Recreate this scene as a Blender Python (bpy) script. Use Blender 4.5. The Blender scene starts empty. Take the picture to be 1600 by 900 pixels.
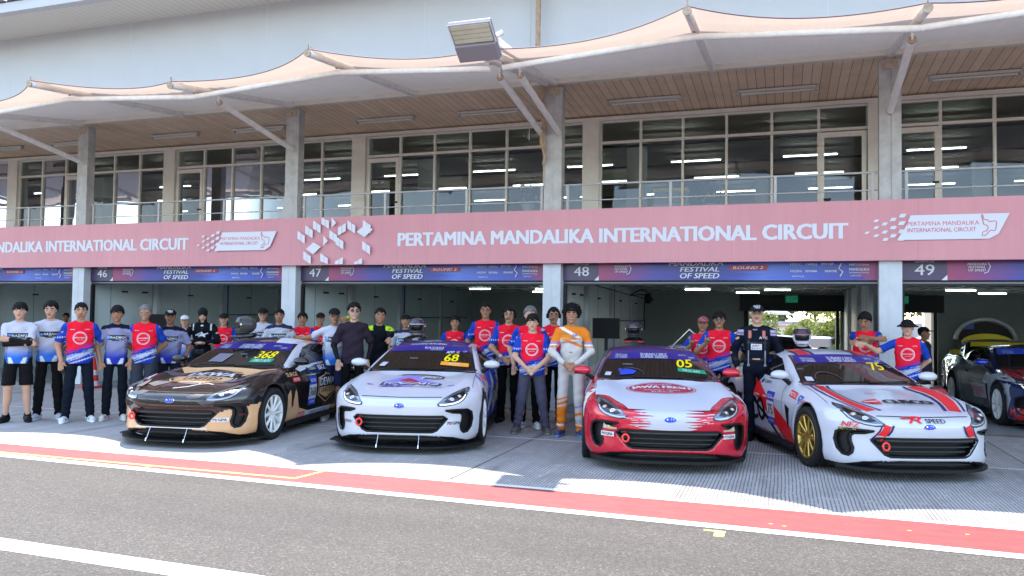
import bpy, bmesh, math, random
import numpy as np
from math import sin, cos, pi, radians
from mathutils import Vector, Matrix
from mathutils.bvhtree import BVHTree
from mathutils.geometry import tessellate_polygon
random.seed(7); RNG=np.random.RandomState(7)
scene=bpy.context.scene
COL=scene.collection
# ---------------------------------------------------------------- camera
CAMH=1.6
_R=((0.94528386,-0.00240387,0.32624018),(0.32593386,-0.0369854,-0.94466883),(0.01433698,0.99931291,-0.0341782))
cd=bpy.data.cameras.new('camera'); cam=bpy.data.objects.new('camera',cd); COL.objects.link(cam)
cam.matrix_world=Matrix.Translation((0,0,CAMH))@Matrix(_R).to_4x4()
cd.sensor_width=36; cd.lens=1226/1600*36; cd.clip_start=.05; cd.clip_end=2000
scene.camera=cam
# ---------------------------------------------------------------- light
SUN_D=Vector((.29,-.425,-1)).normalized()       # direction the light travels
sun_el=math.asin(-SUN_D.z); sun_az=math.atan2(-SUN_D.x,-SUN_D.y)
world=bpy.data.worlds.new('World'); scene.world=world; world.use_nodes=True
wn=world.node_tree; wn.nodes.clear()
sky=wn.nodes.new('ShaderNodeTexSky'); sky.sky_type='NISHITA'; sky.sun_disc=False
sky.sun_elevation=sun_el; sky.sun_rotation=sun_az; sky.air_density=1.0; sky.dust_density=.25; sky.ozone_density=1.2
bg=wn.nodes.new('ShaderNodeBackground'); bg.inputs[1].default_value=.15
wo=wn.nodes.new('ShaderNodeOutputWorld')
tint=wn.nodes.new('ShaderNodeVectorMath'); tint.operation='MULTIPLY'; tint.inputs[1].default_value=(1.13,1.0,.86)
wn.links.new(sky.outputs[0],tint.inputs[0]); wn.links.new(tint.outputs[0],bg.inputs[0]); wn.links.new(bg.outputs[0],wo.inputs[0])
sl=bpy.data.lights.new('sun','SUN'); sl.energy=2.0; sl.angle=radians(.5); sl.color=(1,.95,.87)
so=bpy.data.objects.new('sun',sl); COL.objects.link(so); so.rotation_euler=SUN_D.to_track_quat('-Z','Y').to_euler(); so.location=(0,30,40)
scene.view_settings.view_transform='Standard'; scene.view_settings.look='None'
scene.view_settings.exposure=2.62; scene.view_settings.gamma=1; scene.view_settings.use_curve_mapping=False
scene.render.engine='CYCLES'
scene.cycles.max_bounces=8; scene.cycles.diffuse_bounces=4; scene.cycles.glossy_bounces=4; scene.cycles.transparent_max_bounces=12
# ---------------------------------------------------------------- materials
def s2l(c):
    return tuple(((v/255)/12.92 if v/255<=.04045 else ((v/255+.055)/1.055)**2.4) for v in c)
def mix(a,b,t): return tuple(a[i]*(1-t)+b[i]*t for i in range(3))
_M={}
def mat(name,color=(.5,.5,.5),rough=.5,metal=0,coat=0,emit=None,es=0,noise=0,nscale=6,bump=0,bscale=40,spec=None,trans=0):
    if name in _M: return _M[name]
    m=bpy.data.materials.new(name); m.use_nodes=True; _M[name]=m
    nt=m.node_tree; p=nt.nodes['Principled BSDF']
    p.inputs['Base Color'].default_value=(*color[:3],1); p.inputs['Roughness'].default_value=rough
    p.inputs['Metallic'].default_value=metal; p.inputs['Coat Weight'].default_value=coat; p.inputs['Coat Roughness'].default_value=.03
    if spec is not None: p.inputs['Specular IOR Level'].default_value=spec
    if emit: p.inputs['Emission Color'].default_value=(*emit,1); p.inputs['Emission Strength'].default_value=es
    if noise or bump:
        tc=nt.nodes.new('ShaderNodeTexCoord')
    if noise:
        n=nt.nodes.new('ShaderNodeTexNoise'); n.inputs['Scale'].default_value=nscale; n.inputs['Detail'].default_value=6; n.inputs['Roughness'].default_value=.65
        nt.links.new(tc.outputs['Object'],n.inputs['Vector'])
        r=nt.nodes.new('ShaderNodeMapRange'); r.inputs[1].default_value=.3; r.inputs[2].default_value=.7
        r.inputs[3].default_value=1-noise; r.inputs[4].default_value=1+noise
        nt.links.new(n.outputs['Fac'],r.inputs[0])
        mx=nt.nodes.new('ShaderNodeVectorMath'); mx.operation='SCALE'; mx.inputs[0].default_value=color[:3]
        nt.links.new(r.outputs[0],mx.inputs['Scale']); nt.links.new(mx.outputs[0],p.inputs['Base Color'])
    if bump:
        n2=nt.nodes.new('ShaderNodeTexNoise'); n2.inputs['Scale'].default_value=bscale; n2.inputs['Detail'].default_value=4
        nt.links.new(tc.outputs['Object'],n2.inputs['Vector'])
        b=nt.nodes.new('ShaderNodeBump'); b.inputs['Strength'].default_value=bump; b.inputs['Distance'].default_value=.01
        nt.links.new(n2.outputs['Fac'],b.inputs['Height']); nt.links.new(b.outputs[0],p.inputs['Normal'])
    return m
def vmat(name,rough=.8,bump=0,bscale=60,coat=0,sheen=0,sss=0,spec=.12):
    """material whose base colour is the dyed / printed colour stored on the mesh"""
    if name in _M: return _M[name]
    m=mat(name,rough=rough,bump=bump,bscale=bscale,coat=coat,spec=spec); nt=m.node_tree
    a=nt.nodes.new('ShaderNodeAttribute'); a.attribute_name='Col'
    nt.links.new(a.outputs['Color'],nt.nodes['Principled BSDF'].inputs['Base Color'])
    if sheen: nt.nodes['Principled BSDF'].inputs['Sheen Weight'].default_value=sheen
    return m
# ---------------------------------------------------------------- objects
def link(o,parent=None):
    COL.objects.link(o)
    if parent is not None: o.parent=parent
    return o
def thing(name,label,cat,loc=(0,0,0),rz=0,group=None):
    o=bpy.data.objects.new(name,None); o.empty_display_size=.2; link(o)
    o.location=loc; o.rotation_euler=(0,0,rz); o['label']=label; o['category']=cat
    if group: o['group']=group
    return o
def tag(o,label=None,cat=None,group=None,kind=None):
    if label: o['label']=label
    if cat: o['category']=cat
    if group: o['group']=group
    if kind: o['kind']=kind
    return o
def dup_tree(o,parent=None):
    c=o.copy(); COL.objects.link(c); c.parent=parent
    for ch in list(o.children): dup_tree(ch,c)
    return c
class MB:
    def __init__(s): s.v=[]; s.f=[]; s.m=[]; s.sm=[]; s.mats=[]; s.cur=0; s.smooth=False
    def mat(s,m):
        if m not in s.mats: s.mats.append(m)
        s.cur=s.mats.index(m); return s
    def add(s,vs,fs,smooth=None):
        b=len(s.v); s.v+= [tuple(v) for v in vs]; s.f+=[tuple(i+b for i in f) for f in fs]
        s.m+=[s.cur]*len(fs); s.sm+=[s.smooth if smooth is None else smooth]*len(fs); return s
    def box(s,x0,x1,y0,y1,z0,z1):
        vs=[(x,y,z) for x in(x0,x1) for y in(y0,y1) for z in(z0,z1)]
        return s.add(vs,[(0,1,3,2),(4,6,7,5),(0,4,5,1),(2,3,7,6),(0,2,6,4),(1,5,7,3)],False)
    def cbox(s,c,d,rz=0,M=None):
        vs=[]
        for x in(-.5,.5):
            for y in(-.5,.5):
                for z in(-.5,.5):
                    v=Vector((x*d[0],y*d[1],z*d[2]))
                    v=(M@v) if M else Matrix.Rotation(rz,3,'Z')@v
                    vs.append(v+Vector(c))
        return s.add(vs,[(0,1,3,2),(4,6,7,5),(0,4,5,1),(2,3,7,6),(0,2,6,4),(1,5,7,3)],False)
    def quad(s,a,b,c,d): return s.add([a,b,c,d],[(0,1,2,3)],False)
    def tube(s,pts,r,n=10,caps=True):
        pts=[Vector(p) for p in pts]; rs=r if hasattr(r,'__len__') else [r]*len(pts)
        vs=[];fs=[];up=None
        for i,p in enumerate(pts):
            t=(pts[min(i+1,len(pts)-1)]-pts[max(i-1,0)]).normalized()
            if up is None: up=Vector((0,0,1)) if abs(t.z)<.9 else Vector((1,0,0))
            a=t.cross(up).normalized(); b=a.cross(t).normalized(); up=b
            for k in range(n):
                q=2*pi*k/n; vs.append(p+(a*cos(q)+b*sin(q))*rs[i])
        for i in range(len(pts)-1):
            for k in range(n): fs.append((i*n+k,i*n+(k+1)%n,(i+1)*n+(k+1)%n,(i+1)*n+k))
        s.add(vs,fs,True)
        if caps:
            L=(len(pts)-1)*n; s.add(vs,[tuple(range(n))[::-1],tuple(range(L,L+n))],False)
        return s
    def lathe(s,prof,axis='z',c=(0,0,0),n=32,closed=False):
        vs=[];fs=[];c=Vector(c)
        for r,h in prof:
            for k in range(n):
                q=2*pi*k/n
                v=Vector((r*cos(q),r*sin(q),h))
                if axis=='x': v=Vector((h,r*cos(q),r*sin(q)))
                if axis=='y': v=Vector((r*cos(q),h,r*sin(q)))
                vs.append(c+v)
        m=len(prof)
        for i in range(m if closed else m-1):
            j=(i+1)%m
            for k in range(n): fs.append((i*n+k,i*n+(k+1)%n,j*n+(k+1)%n,j*n+k))
        return s.add(vs,fs,True)
    def prism(s,poly,a0,a1,axis='y'):
        n=len(poly)
        def P(p,a): return (p[0],a,p[1]) if axis=='y' else ((a,p[0],p[1]) if axis=='x' else (p[0],p[1],a))
        vs=[P(p,a0) for p in poly]+[P(p,a1) for p in poly]
        fs=[(i,(i+1)%n,n+(i+1)%n,n+i) for i in range(n)]
        s.add(vs,fs,False)
        tri=tessellate_polygon([[Vector((p[0],p[1],0)) for p in poly]])
        s.add(vs,[t for t in tri],False); s.add(vs,[tuple(i+n for i in t[::-1]) for t in tri],False)
        return s
    def build(s,name,parent=None,m=None,bevel=0):
        me=bpy.data.meshes.new(name); me.from_pydata(s.v,[],s.f)
        for q in (s.mats or [m]): me.materials.append(q)
        me.polygons.foreach_set('material_index',s.m); me.polygons.foreach_set('use_smooth',s.sm)
        bm=bmesh.new(); bm.from_mesh(me); bmesh.ops.recalc_face_normals(bm,faces=bm.faces); bm.to_mesh(me); bm.free()
        me.update(); o=bpy.data.objects.new(name,me); link(o,parent)
        if bevel:
            b=o.modifiers.new('bevel','BEVEL'); b.width=bevel; b.segments=2; b.limit_method='ANGLE'
        return o
# ---------------------------------------------------------------- flat shapes: writing, stickers
def text_flat(s,size=1,bold=.0,shear=0,align='CENTER',sx=1,res=2,space=1):
    cu=bpy.data.curves.new('t','FONT'); cu.body=s; cu.size=size; cu.offset=bold*size; cu.shear=shear; cu.align_x=align; cu.align_y='CENTER'
    cu.resolution_u=res; cu.space_character=space
    o=bpy.data.objects.new('t',cu); COL.objects.link(o)
    dg=bpy.context.evaluated_depsgraph_get(); me=bpy.data.meshes.new_from_object(o.evaluated_get(dg))
    v=[(p.co.x*sx,p.co.y) for p in me.vertices]; f=[tuple(p.vertices) for p in me.polygons]
    bpy.data.objects.remove(o); bpy.data.curves.remove(cu); bpy.data.meshes.remove(me)
    return v,f
_TC={}
def fit_text(s,cx,cy,w,h,bold=.02,shear=0,rot=0,space=1):
    """text scaled to the box w x h centred on cx,cy"""
    k=(s,bold,shear,space)
    if k not in _TC: _TC[k]=text_flat(s,1,bold,shear,space=space)
    v,f=_TC[k]; a=np.array(v); lo=a.min(0); hi=a.max(0); c=(lo+hi)/2
    a=(a-c)*[w/(hi[0]-lo[0]),h/(hi[1]-lo[1])]
    if rot: a=a@np.array([[cos(rot),sin(rot)],[-sin(rot),cos(rot)]])
    a=a+[cx,cy]; return [tuple(p) for p in a],f
def poly_flat(pts):
    tri=tessellate_polygon([[Vector((p[0],p[1],0)) for p in pts]]); return list(pts),[tuple(t) for t in tri]
def ell(cx,cy,rx,ry,n=28,rot=0): return [(cx+rx*cos(2*pi*k/n)*cos(rot)-ry*sin(2*pi*k/n)*sin(rot),cy+rx*cos(2*pi*k/n)*sin(rot)+ry*sin(2*pi*k/n)*cos(rot)) for k in range(n)]
def ring_flat(cx,cy,rx,ry,t,n=32,a0=0,a1=2*pi):
    v=[];f=[]
    for k in range(n+1):
        q=a0+(a1-a0)*k/n; v.append((cx+rx*cos(q),cy+ry*sin(q))); v.append((cx+(rx-t)*cos(q),cy+(ry-t)*sin(q)))
    for k in range(n): f.append((2*k,2*k+2,2*k+3,2*k+1))
    return v,f
def rect(x0,y0,x1,y1,sh=0): return [(x0,y0),(x1,y0),(x1+sh,y1),(x0+sh,y1)]
def line_flat(pts,w):
    """a stroke of width w along 2d points"""
    v=[];f=[]; P=[Vector(p) for p in pts]
    for i,p in enumerate(P):
        t=(P[min(i+1,len(P)-1)]-P[max(i-1,0)]).normalized(); n=Vector((-t.y,t.x))*w/2
        v+=[tuple(p+n),tuple(p-n)]
    for i in range(len(P)-1): f.append((2*i,2*i+1,2*i+3,2*i+2))
    return v,f
def map_flat(fl,fn): return [fn(*p) for p in fl[0]],fl[1]
class Flat:
    """collects flat shapes (v2,f,material,lift) drawn on one plane or wrapped on a surface"""
    def __init__(s): s.items=[]
    def add(s,fl,m,lift=None):
        s.items.append((fl,m,len(s.items) if lift is None else lift)); return s
    def poly(s,pts,m,lift=None): return s.add(poly_flat(pts),m,lift)
    def text(s,t,cx,cy,w,h,m,bold=.02,shear=0,rot=0,lift=None,space=1):
        return s.bold(lambda d:fit_text(t,cx+d,cy,w,h,0,shear,rot,space),h*bold,m,lift)
    def bold(s,fn,d,m,lift=None):
        # a heavier stroke is the same word printed again a hair to each side
        l=len(s.items) if lift is None else lift
        for k,q in enumerate((0,) if d<.0005 else (-1,0,1)): s.add(fn(q*d),m,l+.3*k)
        return s
    def plane(s,name,parent,O,U,V,N,step=.0006,base=.002):
        mb=MB(); O=Vector(O);U=Vector(U);V=Vector(V);N=Vector(N)
        for (v,f),m,l in s.items:
            mb.mat(m); mb.add([O+U*a+V*b+N*(base+step*l) for a,b in v],f,False)
        return mb.build(name,parent)
    def wrap(s,name,parent,bvh,O,U,V,D,grid=.03,step=.0006,base=.0025,maxd=20,gate=None):
        """cast every vertex along D onto the surface and lift it a little"""
        O=Vector(O);U=Vector(U);V=Vector(V);D=Vector(D).normalized()
        VV=[];FF=[];MM=[];mats=[];NN=[]
        for (v,f),m,l in s.items:
            bm=bmesh.new(); bv=[bm.verts.new((a,b,0)) for a,b in v]
            for q in f:
                try: bm.faces.new([bv[i] for i in q])
                except Exception: pass
            xs=[p[0] for p in v]; ys=[p[1] for p in v]
            for ax,lo,hi in((0,min(xs),max(xs)),(1,min(ys),max(ys))):
                k=math.ceil(lo/grid)
                while k*grid<hi:
                    co=[0,0,0]; co[ax]=k*grid; no=[0,0,0]; no[ax]=1
                    bmesh.ops.bisect_plane(bm,geom=bm.verts[:]+bm.edges[:]+bm.faces[:],plane_co=co,plane_no=no,dist=1e-7); k+=1
            bm.verts.ensure_lookup_table(); off={}
            for w in bm.verts:
                P=O+U*w.co.x+V*w.co.y
                loc,no,idx,d=bvh.ray_cast(P,D,maxd)
                if loc is None or (gate and not gate(loc,no)): continue
                if no.dot(D)>0: no=-no
                off[w.index]=len(VV); VV.append(loc-D*(base+step*l)*.35+no*(base+step*l)); NN.append(no)
            if m not in mats: mats.append(m)
            mi=mats.index(m)
            for q in bm.faces:
                ids=[w.index for w in q.verts]
                if all(i in off for i in ids):
                    FF.append([off[i] for i in ids]); MM.append(mi)
            bm.free()
        me=bpy.data.meshes.new(name); me.from_pydata(VV,[],FF)
        for q in mats: me.materials.append(q)
        me.polygons.foreach_set('material_index',MM); me.polygons.foreach_set('use_smooth',[True]*len(FF))
        if len(FF):
            me.validate(); me.update()
            # orient towards the viewer side, then give the surface's own normals
            bm=bmesh.new(); bm.from_mesh(me); bm.faces.ensure_lookup_table()
            for q in bm.faces:
                if q.normal.dot(D)>0: q.normal_flip()
            bm.to_mesh(me); bm.free()
            me.update()
        o=bpy.data.objects.new(name,me); link(o,parent); return o
# ---------------------------------------------------------------- implicit surfaces
def smin(a,b,k): h=np.clip(.5+.5*(b-a)/k,0,1); return b+(a-b)*h-k*h*(1-h)
def smax(a,b,k): return -smin(-a,-b,k)
def net(f,lo,hi,h,block=8,slack=1.6,newton=2):
    """surface-nets mesh of f=0; f takes (N,3) arrays"""
    lo=np.array(lo,float); hi=np.array(hi,float); nb=np.ceil((hi-lo)/(h*block)).astype(int); n=nb*block+1
    ax=[np.arange(nb[i])*block*h+lo[i]+block*h/2 for i in range(3)]
    C=np.stack(np.meshgrid(*ax,indexing='ij'),-1).reshape(-1,3); fc=f(C)
    F=np.ones(n,np.float32)
    sg=np.sign(fc).reshape(nb); F[:-1,:-1,:-1]=np.repeat(np.repeat(np.repeat(sg,block,0),block,1),block,2)
    keep=np.abs(fc)<block*h*.87*slack; ids=np.stack(np.unravel_index(np.nonzero(keep)[0],nb),-1)
    g=np.stack(np.meshgrid(*[np.arange(block+1)]*3,indexing='ij'),-1).reshape(-1,3)
    for s0 in range(0,len(ids),400):
        I=(ids[s0:s0+400,None,:]*block+g[None]).reshape(-1,3); val=f(lo+I*h); F[I[:,0],I[:,1],I[:,2]]=val
    S=F<0
    c=[S[:-1,:-1,:-1],S[1:,:-1,:-1],S[:-1,1:,:-1],S[1:,1:,:-1],S[:-1,:-1,1:],S[1:,:-1,1:],S[:-1,1:,1:],S[1:,1:,1:]]
    cnt=sum(x.astype(np.int8) for x in c); act=(cnt>0)&(cnt<8)
    cells=np.argwhere(act); idx=-np.ones(act.shape,np.int64); idx[act]=np.arange(len(cells))
    cv=np.stack([F[cells[:,0]+(i&1),cells[:,1]+(i>>1&1),cells[:,2]+(i>>2&1)] for i in range(8)],1)
    cp=np.array([[(i&1),(i>>1&1),(i>>2&1)] for i in range(8)],float)
    acc=np.zeros((len(cells),3)); num=np.zeros(len(cells))
    for a in range(8):
        for b in range(a+1,8):
            if bin(a^b).count('1')!=1: continue
            va=cv[:,a];vb=cv[:,b]; m=(va<0)!=(vb<0); t=np.where(m,va/(va-vb+1e-12),0)
            acc+=(cp[a]+(cp[b]-cp[a])*t[:,None])*m[:,None]; num+=m
    V=lo+(cells+acc/num[:,None])*h
    quads=[]
    for d in range(3):
        e1=(d+1)%3;e2=(d+2)%3
        sl0=[slice(None)]*3; sl1=[slice(None)]*3; sl0[d]=slice(0,-1); sl1[d]=slice(1,None)
        A=S[tuple(sl0)];B=S[tuple(sl1)]; E=np.argwhere(A!=B)
        ok=(E[:,e1]>0)&(E[:,e2]>0)&(E[:,e1]<n[e1]-1)&(E[:,e2]<n[e2]-1); E=E[ok]
        def cell(o1,o2):
            q=E.copy(); q[:,e1]-=o1; q[:,e2]-=o2; return idx[q[:,0],q[:,1],q[:,2]]
        Q=np.stack([cell(1,1),cell(0,1),cell(0,0),cell(1,0)],1)
        fl=~A[E[:,0],E[:,1],E[:,2]]; Q[fl]=Q[fl][:,::-1]; quads.append(Q)
    Q=np.concatenate(quads); Q=Q[(Q>=0).all(1)]
    def grad(P,e=h*.35):
        G=np.zeros_like(P)
        for i in range(3):
            d=np.zeros(3);d[i]=e; G[:,i]=(f(P+d)-f(P-d))/(2*e)
        return G
    for _ in range(newton):
        G=grad(V); st=f(V)[:,None]*G/(np.sum(G*G,1)[:,None]+.05); L=np.linalg.norm(st,axis=1)[:,None]; st*=np.minimum(1,h*.6/(L+1e-9)); V=V-st
    return V,Q
def np_mesh(name,V,Q,mats,mi=None,col=None,smooth=True,parent=None,obj=True):
    me=bpy.data.meshes.new(name); me.vertices.add(len(V)); me.vertices.foreach_set('co',np.asarray(V,np.float32).ravel())
    k=Q.shape[1]
    me.loops.add(Q.size); me.loops.foreach_set('vertex_index',Q.ravel().astype(np.int32))
    me.polygons.add(len(Q)); me.polygons.foreach_set('loop_start',np.arange(0,Q.size,k,dtype=np.int32))
    me.polygons.foreach_set('loop_total',np.full(len(Q),k,dtype=np.int32))
    for m in mats: me.materials.append(m)
    if mi is not None: me.polygons.foreach_set('material_index',np.asarray(mi,np.int32))
    me.polygons.foreach_set('use_smooth',np.full(len(Q),smooth)); me.update(calc_edges=True); me.validate()
    if col is not None:
        a=me.color_attributes.new('Col','FLOAT_COLOR','POINT'); c=np.ones((len(V),4),np.float32); c[:,:3]=col; a.data.foreach_set('color',c.ravel())
    if not obj: return me
    o=bpy.data.objects.new(name,me); return link(o,parent)
def table(xs,ys,sig):
    """smoothed lookup curve"""
    xs=np.array(xs,float); g=np.linspace(xs[0]-.5,xs[-1]+.5,1200); y=np.interp(g,xs,ys); dx=g[1]-g[0]
    k=int(3*sig/dx)+1; w=np.exp(-.5*(np.arange(-k,k+1)*dx/sig)**2); w/=w.sum(); y=np.convolve(np.pad(y,k,'edge'),w,'valid')
    return lambda q: np.interp(q,g,y)
def poly_sdf(px,pz,poly):
    """signed distance to a 2d polygon (negative inside)"""
    d=np.full(px.shape,1e9); s=np.ones(px.shape); n=len(poly)
    for i in range(n):
        ax,ay=poly[i]; bx,by=poly[i-1]; ex,ey=bx-ax,by-ay; wx,wy=px-ax,pz-ay
        t=np.clip((wx*ex+wy*ey)/(ex*ex+ey*ey),0,1); dx=wx-ex*t; dy=wy-ey*t; d=np.minimum(d,dx*dx+dy*dy)
        c1=pz>=ay;c2=pz<by;c3=ex*wy>ey*wx; fl=(c1&c2&c3)|(~c1&~c2&~c3); s=np.where(fl,-s,s)
    return s*np.sqrt(d)
def rcone(P,a,b,r1,r2):
    a=np.asarray(a,float);b=np.asarray(b,float); ba=b-a; t=np.clip(((P-a)@ba)/(ba@ba+1e-12),0,1)
    return np.linalg.norm(P-a-t[:,None]*ba,axis=1)-(r1+(r2-r1)*t)
def ellip(P,c,r,R=None):
    q=P-np.asarray(c,float)
    if R is not None: q=q@R
    r=np.asarray(r,float); k0=np.linalg.norm(q/r,axis=1); k1=np.linalg.norm(q/(r*r),axis=1)+1e-9; return k0*(k0-1)/k1
# ================================================================ ground
def shader_mat(name):
    m=bpy.data.materials.new(name); m.use_nodes=True; _M[name]=m; nt=m.node_tree; return m,nt,nt.nodes['Principled BSDF'],nt.links
def N(nt,t,**k):
    n=nt.nodes.new(t)
    for a,b in k.items(): setattr(n,a,b)
    return n
def ramp(nt,fac,stops):
    r=nt.nodes.new('ShaderNodeValToRGB'); e=r.color_ramp.elements
    e[0].position=stops[0][0]; e[0].color=(*stops[0][1],1); e[1].position=stops[-1][0]; e[1].color=(*stops[-1][1],1)
    for p,c in stops[1:-1]:
        q=e.new(p); q.color=(*c,1)
    nt.links.new(fac,r.inputs[0]); return r
def mixc(nt,f,a,b,mode='MIX'):
    m=nt.nodes.new('ShaderNodeMix'); m.data_type='RGBA'; m.blend_type=mode
    for s,v in((m.inputs[0],f),(m.inputs[6],a),(m.inputs[7],b)):
        if isinstance(v,(int,float)): s.default_value=v
        elif isinstance(v,tuple): s.default_value=(*v,1)
        else: nt.links.new(v,s)
    return m.outputs[2]
def mth(nt,op,a,b=None,c=None):
    m=nt.nodes.new('ShaderNodeMath'); m.operation=op
    for i,v in enumerate((a,b,c)):
        if v is None: continue
        if isinstance(v,(int,float)): m.inputs[i].default_value=v
        else: nt.links.new(v,m.inputs[i])
    return m.outputs[0]
def noise(nt,vec,scale,det=4,rough=.6,out='Fac'):
    n=nt.nodes.new('ShaderNodeTexNoise'); n.inputs['Scale'].default_value=scale; n.inputs['Detail'].default_value=det; n.inputs['Roughness'].default_value=rough
    nt.links.new(vec,n.inputs['Vector']); return n.outputs[out]
def asphalt():
    m,nt,p,L=shader_mat('asphalt'); tc=N(nt,'ShaderNodeTexCoord'); o=tc.outputs['Object']
    v=N(nt,'ShaderNodeTexVoronoi'); v.inputs['Scale'].default_value=95; L.new(o,v.inputs['Vector'])
    v2=N(nt,'ShaderNodeTexVoronoi'); v2.inputs['Scale'].default_value=34; L.new(o,v2.inputs['Vector'])
    st=ramp(nt,v.outputs['Color'],[(0,(.027,.023,.020)),(.4,(.055,.047,.041)),(.75,(.082,.071,.062)),(1,(.17,.148,.13))])
    big=ramp(nt,noise(nt,o,.7,5),[(.3,(.86,.86,.87)),(.7,(1.08,1.07,1.06))])
    c=mixc(nt,1,st.outputs[0],big.outputs[0],'MULTIPLY')
    speck=mth(nt,'LESS_THAN',v2.outputs['Distance'],.12); gate=mth(nt,'GREATER_THAN',noise(nt,o,30,2),.56)
    c=mixc(nt,mth(nt,'MULTIPLY',mth(nt,'MULTIPLY',speck,gate),.75),c,(.012,.011,.011))
    # rubbered lane streaks along the pit lane
    mp=N(nt,'ShaderNodeMapping'); mp.inputs['Scale'].default_value=(.12,1.6,1); L.new(o,mp.inputs[0])
    tr=ramp(nt,noise(nt,mp.outputs[0],1.0,4),[(.35,(.84,.83,.84)),(.6,(1,1,1))]); c=mixc(nt,1,c,tr.outputs[0],'MULTIPLY')
    L.new(c,p.inputs['Base Color']); p.inputs['Roughness'].default_value=.82
    b=N(nt,'ShaderNodeBump'); b.inputs['Strength'].default_value=.5; b.inputs['Distance'].default_value=.006; L.new(v.outputs['Distance'],b.inputs['Height']); L.new(b.outputs[0],p.inputs['Normal']); return m
def concrete():
    m,nt,p,L=shader_mat('grooved_concrete'); tc=N(nt,'ShaderNodeTexCoord'); o=tc.outputs['Object']; sx=N(nt,'ShaderNodeSeparateXYZ'); L.new(o,sx.inputs[0])
    big=ramp(nt,noise(nt,o,.55,6,.7),[(.28,(.27,.252,.238)),(.5,(.35,.33,.312)),(.72,(.41,.39,.37))])
    mp=N(nt,'ShaderNodeMapping'); mp.inputs['Scale'].default_value=(2.2,.35,1); L.new(o,mp.inputs[0])
    st=ramp(nt,noise(nt,mp.outputs[0],3,6,.7),[(.3,(.80,.79,.80)),(.62,(1.05,1.05,1.05))]); c=mixc(nt,1,big.outputs[0],st.outputs[0],'MULTIPLY')
    fine=ramp(nt,noise(nt,o,90,3),[(.3,(.85,.85,.85)),(.7,(1.1,1.1,1.1))]); c=mixc(nt,1,c,fine.outputs[0],'MULTIPLY')
    # tined grooves across the slabs right of the smooth slab
    w=mth(nt,'FRACT',mth(nt,'MULTIPLY',mth(nt,'ADD',sx.outputs[0],mth(nt,'MULTIPLY',noise(nt,o,1.4,2),.03)),1/.034))
    g=mth(nt,'LESS_THAN',w,.34); edge=mth(nt,'GREATER_THAN',mth(nt,'ADD',sx.outputs[0],mth(nt,'MULTIPLY',noise(nt,o,.8,3),1.6)),-4.6)
    brk=mth(nt,'GREATER_THAN',noise(nt,o,9,4),.40); gg=mth(nt,'MULTIPLY',mth(nt,'MULTIPLY',g,edge),brk)
    c=mixc(nt,mth(nt,'MULTIPLY',gg,.72),c,(.075,.07,.066))
    sp=mth(nt,'GREATER_THAN',noise(nt,o,14,2),.74); c=mixc(nt,mth(nt,'MULTIPLY',sp,.5),c,(.08,.075,.07)); mk=N(nt,'ShaderNodeMapping'); mk.inputs['Scale'].default_value=(.9,.16,1); mk.inputs['Rotation'].default_value=(0,0,.35); L.new(o,mk.inputs[0]); tm=ramp(nt,noise(nt,mk.outputs[0],2.2,3,.5),[(.60,(1,1,1)),(.70,(.66,.65,.66))]); c=mixc(nt,1,c,tm.outputs[0],'MULTIPLY')
    L.new(c,p.inputs['Base Color']); p.inputs['Roughness'].default_value=.78
    b=N(nt,'ShaderNodeBump'); b.inputs['Strength'].default_value=.5; b.inputs['Distance'].default_value=.01; L.new(mth(nt,'SUBTRACT',1,gg),b.inputs['Height']); L.new(b.outputs[0],p.inputs['Normal']); return m
def worn_paint(name,col,under,scale=9,th=.60,soft=.1):
    m,nt,p,L=shader_mat(name); tc=N(nt,'ShaderNodeTexCoord'); o=tc.outputs['Object']
    mp=N(nt,'ShaderNodeMapping'); mp.inputs['Scale'].default_value=(.5,1.5,1); L.new(o,mp.inputs[0])
    n=mth(nt,'ADD',mth(nt,'MULTIPLY',noise(nt,mp.outputs[0],scale,6,.75),.6),mth(nt,'MULTIPLY',noise(nt,o,60,3,.7),.4))
    f=N(nt,'ShaderNodeMapRange'); f.inputs[1].default_value=th-soft; f.inputs[2].default_value=th+soft; L.new(n,f.inputs[0])
    v=ramp(nt,noise(nt,o,1.2,4),[(.3,(.88,.88,.88)),(.7,(1.08,1.08,1.08))])
    c=mixc(nt,f.outputs[0],mixc(nt,1,col,v.outputs[0],'MULTIPLY'),under); L.new(c,p.inputs['Base Color']); p.inputs['Roughness'].default_value=.7
    b=N(nt,'ShaderNodeBump'); b.inputs['Strength'].default_value=.4; b.inputs['Distance'].default_value=.004; L.new(noise(nt,o,110,2),b.inputs['Height']); L.new(b.outputs[0],p.inputs['Normal']); return m
M_asph=asphalt(); M_conc=concrete()
M_wpaint=worn_paint('road_paint_white',(.64,.63,.61),(.40,.37,.34),14,.60); M_rpaint=worn_paint('red_strip_paint',(.215,.022,.026),(.15,.065,.06),6,.57,.18)
M_ypaint=worn_paint('yellow_paint',(.72,.56,.12),(.4,.2,.12),16,.6); M_thin=worn_paint('faded_white_line',(.62,.61,.60),(.42,.40,.39),20,.50)
def sheet(name,pts,z,m,kind='structure'):
    mb=MB().mat(m); mb.add([(x,y,z) for x,y in pts],[tuple(range(len(pts)))],False)
    return tag(mb.build(name),kind=kind)
sheet('ground',[(-400,-400),(400,-400),(400,600),(-400,600)],-.62,mat('dry_ground',(.32,.27,.2),.95,noise=.2,nscale=.3))
sheet('pit_lane_road',[(-120,-60),(120,-60),(120,6.9),(-120,6.9)],-.0012,M_asph)
L2=lambda x:6.86+(min(max(x,-20),14)+8.75)*.0195; L1=lambda x:6.30-(min(max(x,-20),14)+8)*.0035
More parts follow.
